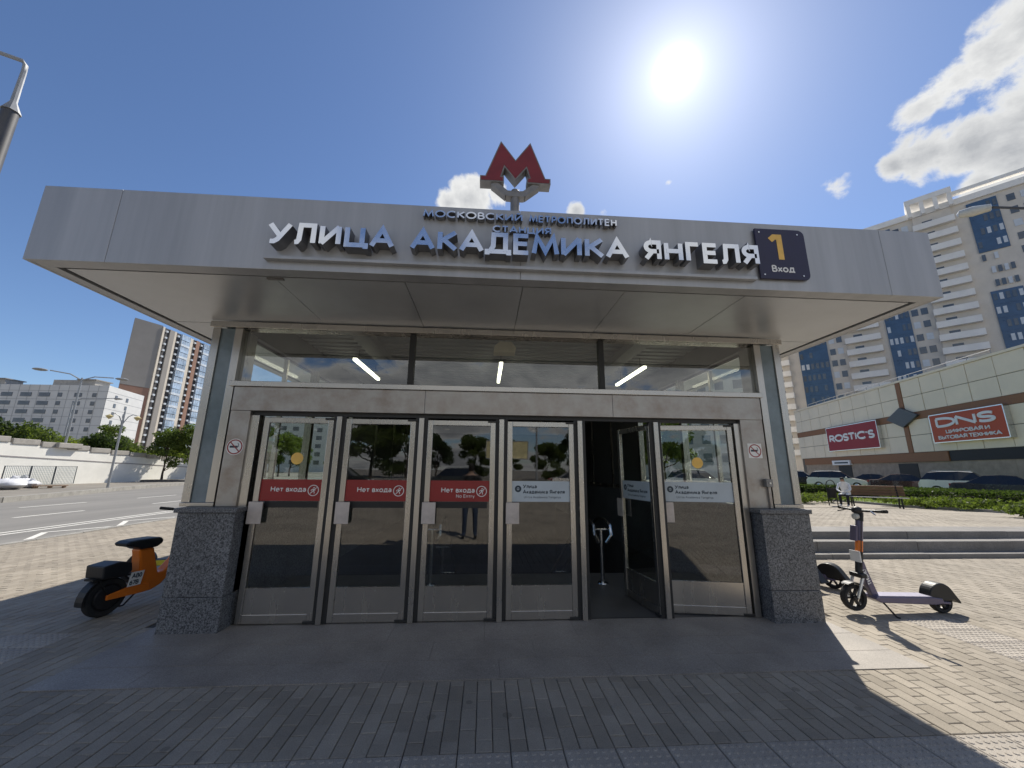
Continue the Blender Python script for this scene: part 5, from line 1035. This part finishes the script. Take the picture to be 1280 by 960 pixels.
def kick_scooter(label, loc, rz, paint, deckm, accent, group, writing=None):
    t = thing('kick_scooter', label, 'scooter', loc, rz, group)
    wheel(t, (0, .125), .125, .07, 'black_plastic'); wheel(t, (1.05, .175), .14, .07, 'black_plastic')
    dk = MB().prism([(.04, .12), (.14, .105), (.80, .135), (.86, .17), (.84, .20), (.16, .185), (.05, .17)], SY(1), -.085, .085).build('deck', paint, t, bev=.01); MB().prism([(.17, .186), (.80, .2005), (.80, .206), (.17, .192)], SY(1), -.075, .075).build('deck_mat', deckm, dk)
    MB().prism([(-.05, .105), (.1, .115), (.1, .14), (-.05, .13)], SY(1), .05, .075).prism([(-.05, .105), (.1, .115), (.1, .14), (-.05, .13)], SY(1), -.075, -.05).build('rear_dropout', paint, t, bev=.005)
    fpnl = [(.17, .15)] + arc(.02, .17, .155, .155, 0, 150, 14) + [(-.20, .12), (-.185, .105), (-.12, .15), (.0, .135)]
    MB().prism(fpnl, SY(1), -.064, .064).build('rear_fender', 'black_plastic', t, bev=.018)
    MB().bar((.82, 0, .17), (.905, 0, .5), .075, .075, (1, 0, 0)).build('neck', paint, t, bev=.012) if False else MB().prism([(.76, .18), (.84, .18), (.925, .46), (.93, .56), (.875, .56), (.85, .46)], SY(1), -.036, .036).build('neck', paint, t, bev=.012)
    MB().tube([(.93, 0, .42), (.885, 0, .66)], .038, 12).build('steering_tube', 'black_plastic', t, smooth=True)
    MB().tube([(.886, 0, .655), (.86, 0, .78)], .037, 12).build('accent_band', accent, t, smooth=True); s_ = MB().tube([(.86, 0, .78), (.815, 0, 1.0)], .036, 12).build('stem', paint, t, smooth=True)
    MB().tube([(.815, 0, 1.0), (.795, 0, 1.1)], .04, 12).build('stem_head', 'black_plastic', t, smooth=True)
    MB().prism([(.915, .78), (.875, .95), (.905, .95), (.94, .78)], SY(1), -.04, .04).build('phone_holder', 'lilac_paint' if paint != 'yellow_paint' else 'black_plastic', t, bev=.006)
    for s2 in (-1, 1):
        MB().tube([(.95, s2*.06, .40), (1.05, s2*.06, .18)], .016, 8).build('fork_leg', 'chrome', t, smooth=True)
    B('fork_crown', 'black_plastic', t, .91, .985, -.08, .08, .385, .435, bev=.012)
    MB().prism([(.90+.15, .33)] + arc(1.05, .175, .165, .165, 60, 150, 10) + arc(1.05, .175, .152, .152, 150, 60, 10), SY(1), -.045, .045).build('front_fender', 'black_plastic', t)
    hb_ = MB().tube([(.77, -.27, 1.13), (.79, -.1, 1.12), (.8, 0, 1.115), (.79, .1, 1.12), (.77, .27, 1.13)], .014, 8).build('handlebar', 'black_plastic', t, smooth=True)
    for s2 in (-1, 1): MB().tube([(.765, s2*.18, 1.127), (.76, s2*.30, 1.132)], .02, 10).build('grip', 'rubber', hb_, smooth=True); MB().tube([(.80, s2*.15, 1.12), (.84, s2*.24, 1.09)], .008, 6).build('brake_lever', 'chrome', hb_)
    MB().blob((.82, .0, 1.12), (.06, .05, .045)).build('display', 'black_plastic', hb_, smooth=True); MB().lathe((.85, 0, 1.05), (1, 0, 0), [(.035, -.02), (.035, .02), (.0, .03)], 12).build('front_light', 'lamp_glass', t)
    B('number_plate', 'white_print', t, .935, .945, -.065, .065, .55, .67); MB().tube([(.75, .05, .13), (.72, .15, .012), (.70, .17, .008)], .009, 6).build('kickstand', 'iron', t)
    MB().tube([(.81, .04, 1.09), (.87, .07, .95), (.90, .05, .7), (.93, .04, .5)], .005, 5).build('brake_cable', 'rubber', t)
    if writing:
        for s2 in (-1, 1):
            dx = Vector((.085, .28)).normalized(); m_ = MB(); fn = (lambda a, b_, q: (.80+dx.x*a-dx.y*b_*1.0, s2*(.0365+q), .2+dx.y*a+dx.x*b_)) if s2 < 0 else (lambda a, b_, q: (.90-dx.x*a+dx.y*b_, s2*(.0365+q), .47-dx.y*a-dx.x*b_))
            text(m_, writing, .0, -.022, .045, .009, fn, 0, .001, .85, .16); m_.build('lettering', 'white_print', t)
    return t
kick_scooter('lilac kick scooter with orange band standing in the sun right of the pavilion', (5.09, .06, 0), math.pi, 'lilac_paint', 'lilac_deck', 'orange_paint', 'kick scooters right of the pavilion', 'URENT')
kick_scooter('lilac kick scooter half hidden behind the right granite plinth', (4.66, 1.0, 0), math.pi-R(62), 'lilac_paint', 'lilac_deck', 'orange_paint', 'kick scooters right of the pavilion')
kick_scooter('kick scooter of which only the dark rear fender shows beside the right plinth', (4.32, 1.0, 0), math.pi-R(75), 'lilac_paint', 'lilac_deck', 'orange_paint', 'kick scooters right of the pavilion')
kick_scooter('yellow kick scooter behind the orange bike at the left plinth', (-5.28, 2.1, 0), R(12), 'yellow_paint', 'black_plastic', 'black_plastic', None)
def e_bike(label, loc, rz, paint):
    t = thing('electric_bike', label, 'bike', loc, rz); wheel(t, (0, .19), .19, .075, 'black_plastic', 5); MB().lathe((0, 0, .19), (0, 1, 0), [(0, -.05), (.115, -.045), (.125, -.03), (.125, .03), (.115, .045), (0, .05)], 24).build('hub_motor', 'black_plastic', t, smooth=True); wheel(t, (1.06, .19), .19, .075, 'black_plastic', 5)
    for s_ in (-1, 1):
        MB().prism([(-.03, .165), (-.03, .215), (.18, .255), (.36, .245), (.40, .16), (.3, .155)], SY(s_), .05, .075).build('swing_arm', paint, t, bev=.008)
    MB().prism([(.30, .17), (.40, .15), (.50, .19), (.92, .60), (.90, .68), (.84, .68), (.52, .34), (.45, .335), (.355, .63), (.20, .63), (.265, .36), (.26, .25)], SY(1), -.065, .065).build('frame', paint, t, bev=.016)
    MB().prism([(.245, .36), (.30, .36), (.25, .6), (.215, .6)], SY(1), -.0565, .0565).build('frame_recess', 'orange_paint' if paint == 'orange_paint' else paint, t)
    sp = [(.03, .715), (.06, .685), (.16, .655), (.20, .632), (.36, .632), (.42, .67), (.42, .715), (.38, .742), (.16, .745), (.08, .74)]
    MB().prism(sp, SY(1), -.105, .105).build('saddle', 'seat_black', t, bev=.03)
    MB().prism([(-.14, .40), (.08, .385), (.13, .43), (.11, .52), (-.0, .545), (-.15, .525)], SY(1), -.125, .125).build('rear_box', 'black_plastic', t, bev=.012)
    MB().prism(arc(0, .19, .225, .225, 25, 190, 14) + arc(0, .19, .21, .21, 190, 25, 14), SY(1), -.05, .05).build('rear_fender', 'black_plastic', t)
    MB().bar((-.18, 0, .395), (.22, 0, .375), .12, .02).bar((-.12, -.06, .39), (.0, -.06, .19), .012, .012).bar((-.12, .06, .39), (.0, .06, .19), .012, .012).build('rack', 'iron', t)
    pt = MB().box(.20, .205, -.08, .08, .29, .42)
    pb = thing_plate = MB().prism([(.13, .255), (.26, .255), (.28, .40), (.15, .40)], SY(-1), .085, .09).build('number_plate', 'white_print', t)
    for row, (wr_, zz) in enumerate((('АВ0', .335), ('67В', .268))):
        text(MB(), wr_, .15+.012*(1-row), zz, .048, .009, SY(-1), .0905, .0915, .78, .16).build('plate_lettering', 'dark_print', pb)
    lt = MB(); dx = Vector((-.045, .24)).normalized(); fn = lambda a, b_, q: (.285+dx.x*a-dx.y*b_*-1*-1, -.0568-q, .37+dx.y*a+dx.x*b_); text(lt, 'Whoosh', 0, -.012, .034, .006, fn, 0, .001, .8, .14); lt.build('lettering', 'dark_print', t)
    MB().tube([(.87, 0, .60), (.83, 0, .78), (.80, 0, .97)], .028, 10).build('steering_tube', 'black_plastic', t, smooth=True)
    for s_ in (-1, 1): MB().tube([(.885, s_*.065, .56), (1.06, s_*.065, .19)], .018, 8).build('fork_leg', 'black_plastic', t, smooth=True)
    B('fork_crown', 'black_plastic', t, .85, .92, -.09, .09, .55, .6, bev=.012)
    h_ = MB().tube([(.70, -.32, 1.02), (.78, -.16, 1.0), (.8, 0, .97), (.78, .16, 1.0), (.70, .32, 1.02)], .014, 8).build('handlebar', 'black_plastic', t, smooth=True)
    for s_ in (-1, 1): MB().tube([(.73, s_*.25, 1.012), (.665, s_*.38, 1.028)], .019, 8).build('grip', 'rubber', h_)
    MB().prism(arc(1.06, .19, .225, .225, 20, 150, 12) + arc(1.06, .19, .21, .21, 150, 20, 12), SY(1), -.05, .05).build('front_fender', 'black_plastic', t)
    MB().tube([(.36, .06, .16), (.30, .15, .01), (.26, .16, .008)], .01, 6).build('kickstand', 'iron', t); MB().lathe((.9, 0, .8), (1, 0, 0), [(.05, -.03), (.05, .02), (0, .035)], 14).build('front_light', 'lamp_glass', t); return t
e_bike('orange electric bike with black saddle and rear box left of the pavilion', (-4.2, .33, 0), R(74), 'orange_paint')

# ------------------------------------------------------------------ what the door panes mirror: the street side behind the viewer
ORD = ['first', 'second', 'third', 'fourth', 'fifth', 'sixth', 'seventh', 'eighth', 'ninth', 'tenth', 'eleventh', 'twelfth', 'thirteenth', 'fourteenth', 'fifteenth', 'sixteenth', 'seventeenth', 'eighteenth', 'nineteenth', 'last']
for i in range(20):
    x = -64+i*6.2; y = -66+5*math.sin(i*2.3)
    tree(('bushy', 'big2', 'bushy', 'big')[i % 4], (x, y, -.4), 'leafy roadside tree mirrored in the door panes, %s of the row from the road' % ORD[i], group='trees mirrored in the doors', rz=i*.9, sc=(1.2, 1.35, 1.1)[i % 3] if i < 9 else (.6, .75, .65)[i % 3])
for i, (x, paint, kind) in enumerate(((-7.6, 'car_black', 'suv'), (-1.9, 'car_grey', 'suv'), (5.0, 'car_white', 'sedan'), (11.0, 'car_black', 'sedan'))):
    car(kind, paint, (x*1.5, -27.5, 0), 0 if i % 2 else math.pi, ('black off-road car mirrored in the leftmost doors', 'dark grey off-road car mirrored in the middle doors', 'white saloon mirrored in the right-hand doors', 'black saloon mirrored in the rightmost door')[i], 'cars mirrored in the doors')
t = thing('billboard', 'yellow roadside billboard mirrored in the middle doors', 'billboard', (3.0, -52, 0)); MB().tube([(0, 0, 0), (0, 0, 3.2)], .15, 10).build('post', 'lamp_grey', t); B('board', 'billboard', t, -3, 3, -.1, .1, 3.2, 5.6); [B('board_edge', 'lamp_grey', t, *q) for q in ((-3.1, -3.0, -.13, .13, 3.1, 5.7), (3.0, 3.1, -.13, .13, 3.1, 5.7), (-3.0, 3.0, -.13, .13, 5.6, 5.7), (-3.0, 3.0, -.13, .13, 3.1, 3.2))]
t = thing('mirrored_street_lamp', 'tall street lamp mirrored in the fourth door', 'street lamp', (5.2, -36, 0)); MB().tube([(0, 0, 0), (0, 0, 8), (.3, .4, 8.8), (1.2, 1.4, 9.1)], [.12, .08, .06, .05], 8).build('pole', 'lamp_grey', t); MB().blob((1.5, 1.7, 9.1), (.35, .35, .1)).build('lamp_head', 'lamp_grey', t)
for x, y, k, sc, lab in ((15.5, 29, 'big', .75, 'bright tree glimpsed through the rightmost door'), (21, 42, 'big2', .8, 'dark tree behind the bright one glimpsed through the rightmost door')):
    tree(k, (x, y, .03 if x > 0 else 0), lab, group='trees glimpsed through the hall', rz=x, sc=sc)
for i in range(5):
    tree('street', (-30.6-i*.9, 45+i*5.5, .16), 'street tree beyond the road glimpsed through the leftmost door, %s of five' % ORD[i], group='trees glimpsed through the hall', rz=i*1.7, sc=1.25)
wg = thing('apartment_wing', 'beige apartment block glimpsed through the rightmost door', 'building', (52, 96, 0), R(-38)); B('wall', 'tower_wall', wg, -22, 22, 0, 14, 0, 42)
for i in range(10):
    for k in range(8): B('window', 'tower_pane', wg, -20+i*4.2, -18+i*4.2, -.08, 0, 4+k*4.6, 6.2+k*4.6)
fbk = thing('far_block', 'pale apartment block glimpsed through the leftmost door', 'building', (-78, 150, 0), R(27)); B('wall', 'block_white', fbk, -24, 24, 0, 12, 0, 30)
for i in range(11):
    for k in range(8): B('window', 'block_window', fbk, -22+i*4.2, -20+i*4.2, -.08, 0, 3+k*3.2, 4.6+k*3.2)
car('suv', 'car_white', (16, 24.5, .05), R(150), 'white crossover glimpsed through the rightmost door', 'cars glimpsed through the hall')
person_mat('standing', (.4, .26, .2), (.03, .03, .035), (.03, .05, .10), (.02, .02, .02), .09, .9, 1.42)
ph = thing('person', 'person in blue jeans and dark top mirrored in the third door', 'person', (-.5, -4.95, 0))
J = dict(pelvis=((0, 0, .95), (.16, .11)), spine=((0, 0, 1.12), (.14, .1)), chest=((0, -.01, 1.32), (.17, .11)), neck=((0, .0, 1.48), (.055, .055)), head=((0, .02, 1.6), (.08, .095)), crown=((0, .01, 1.71), (.07, .085)))
for s_, q in (('L', -1), ('R', 1)):
    J['hip'+s_] = ((q*.1, 0, .9), (.09, .09)); J['knee'+s_] = ((q*.12, .02, .5), (.065, .065)); J['ankle'+s_] = ((q*.13, -.02, .1), (.045, .05)); J['toe'+s_] = ((q*.15, .14, .045), (.045, .035))
    J['sho'+s_] = ((q*.2, 0, 1.38), (.06, .06)); J['elb'+s_] = ((q*.24, .1, 1.12), (.045, .045)); J['wri'+s_] = ((q*.12, .26, 1.3), (.03, .03)); J['palm'+s_] = ((q*.08, .31, 1.36), (.034, .02)); fingers(J, s_, J['palm'+s_][0], (-q*.5, .4, 1), (q, 0, .3))
person(ph, J, 'standing')
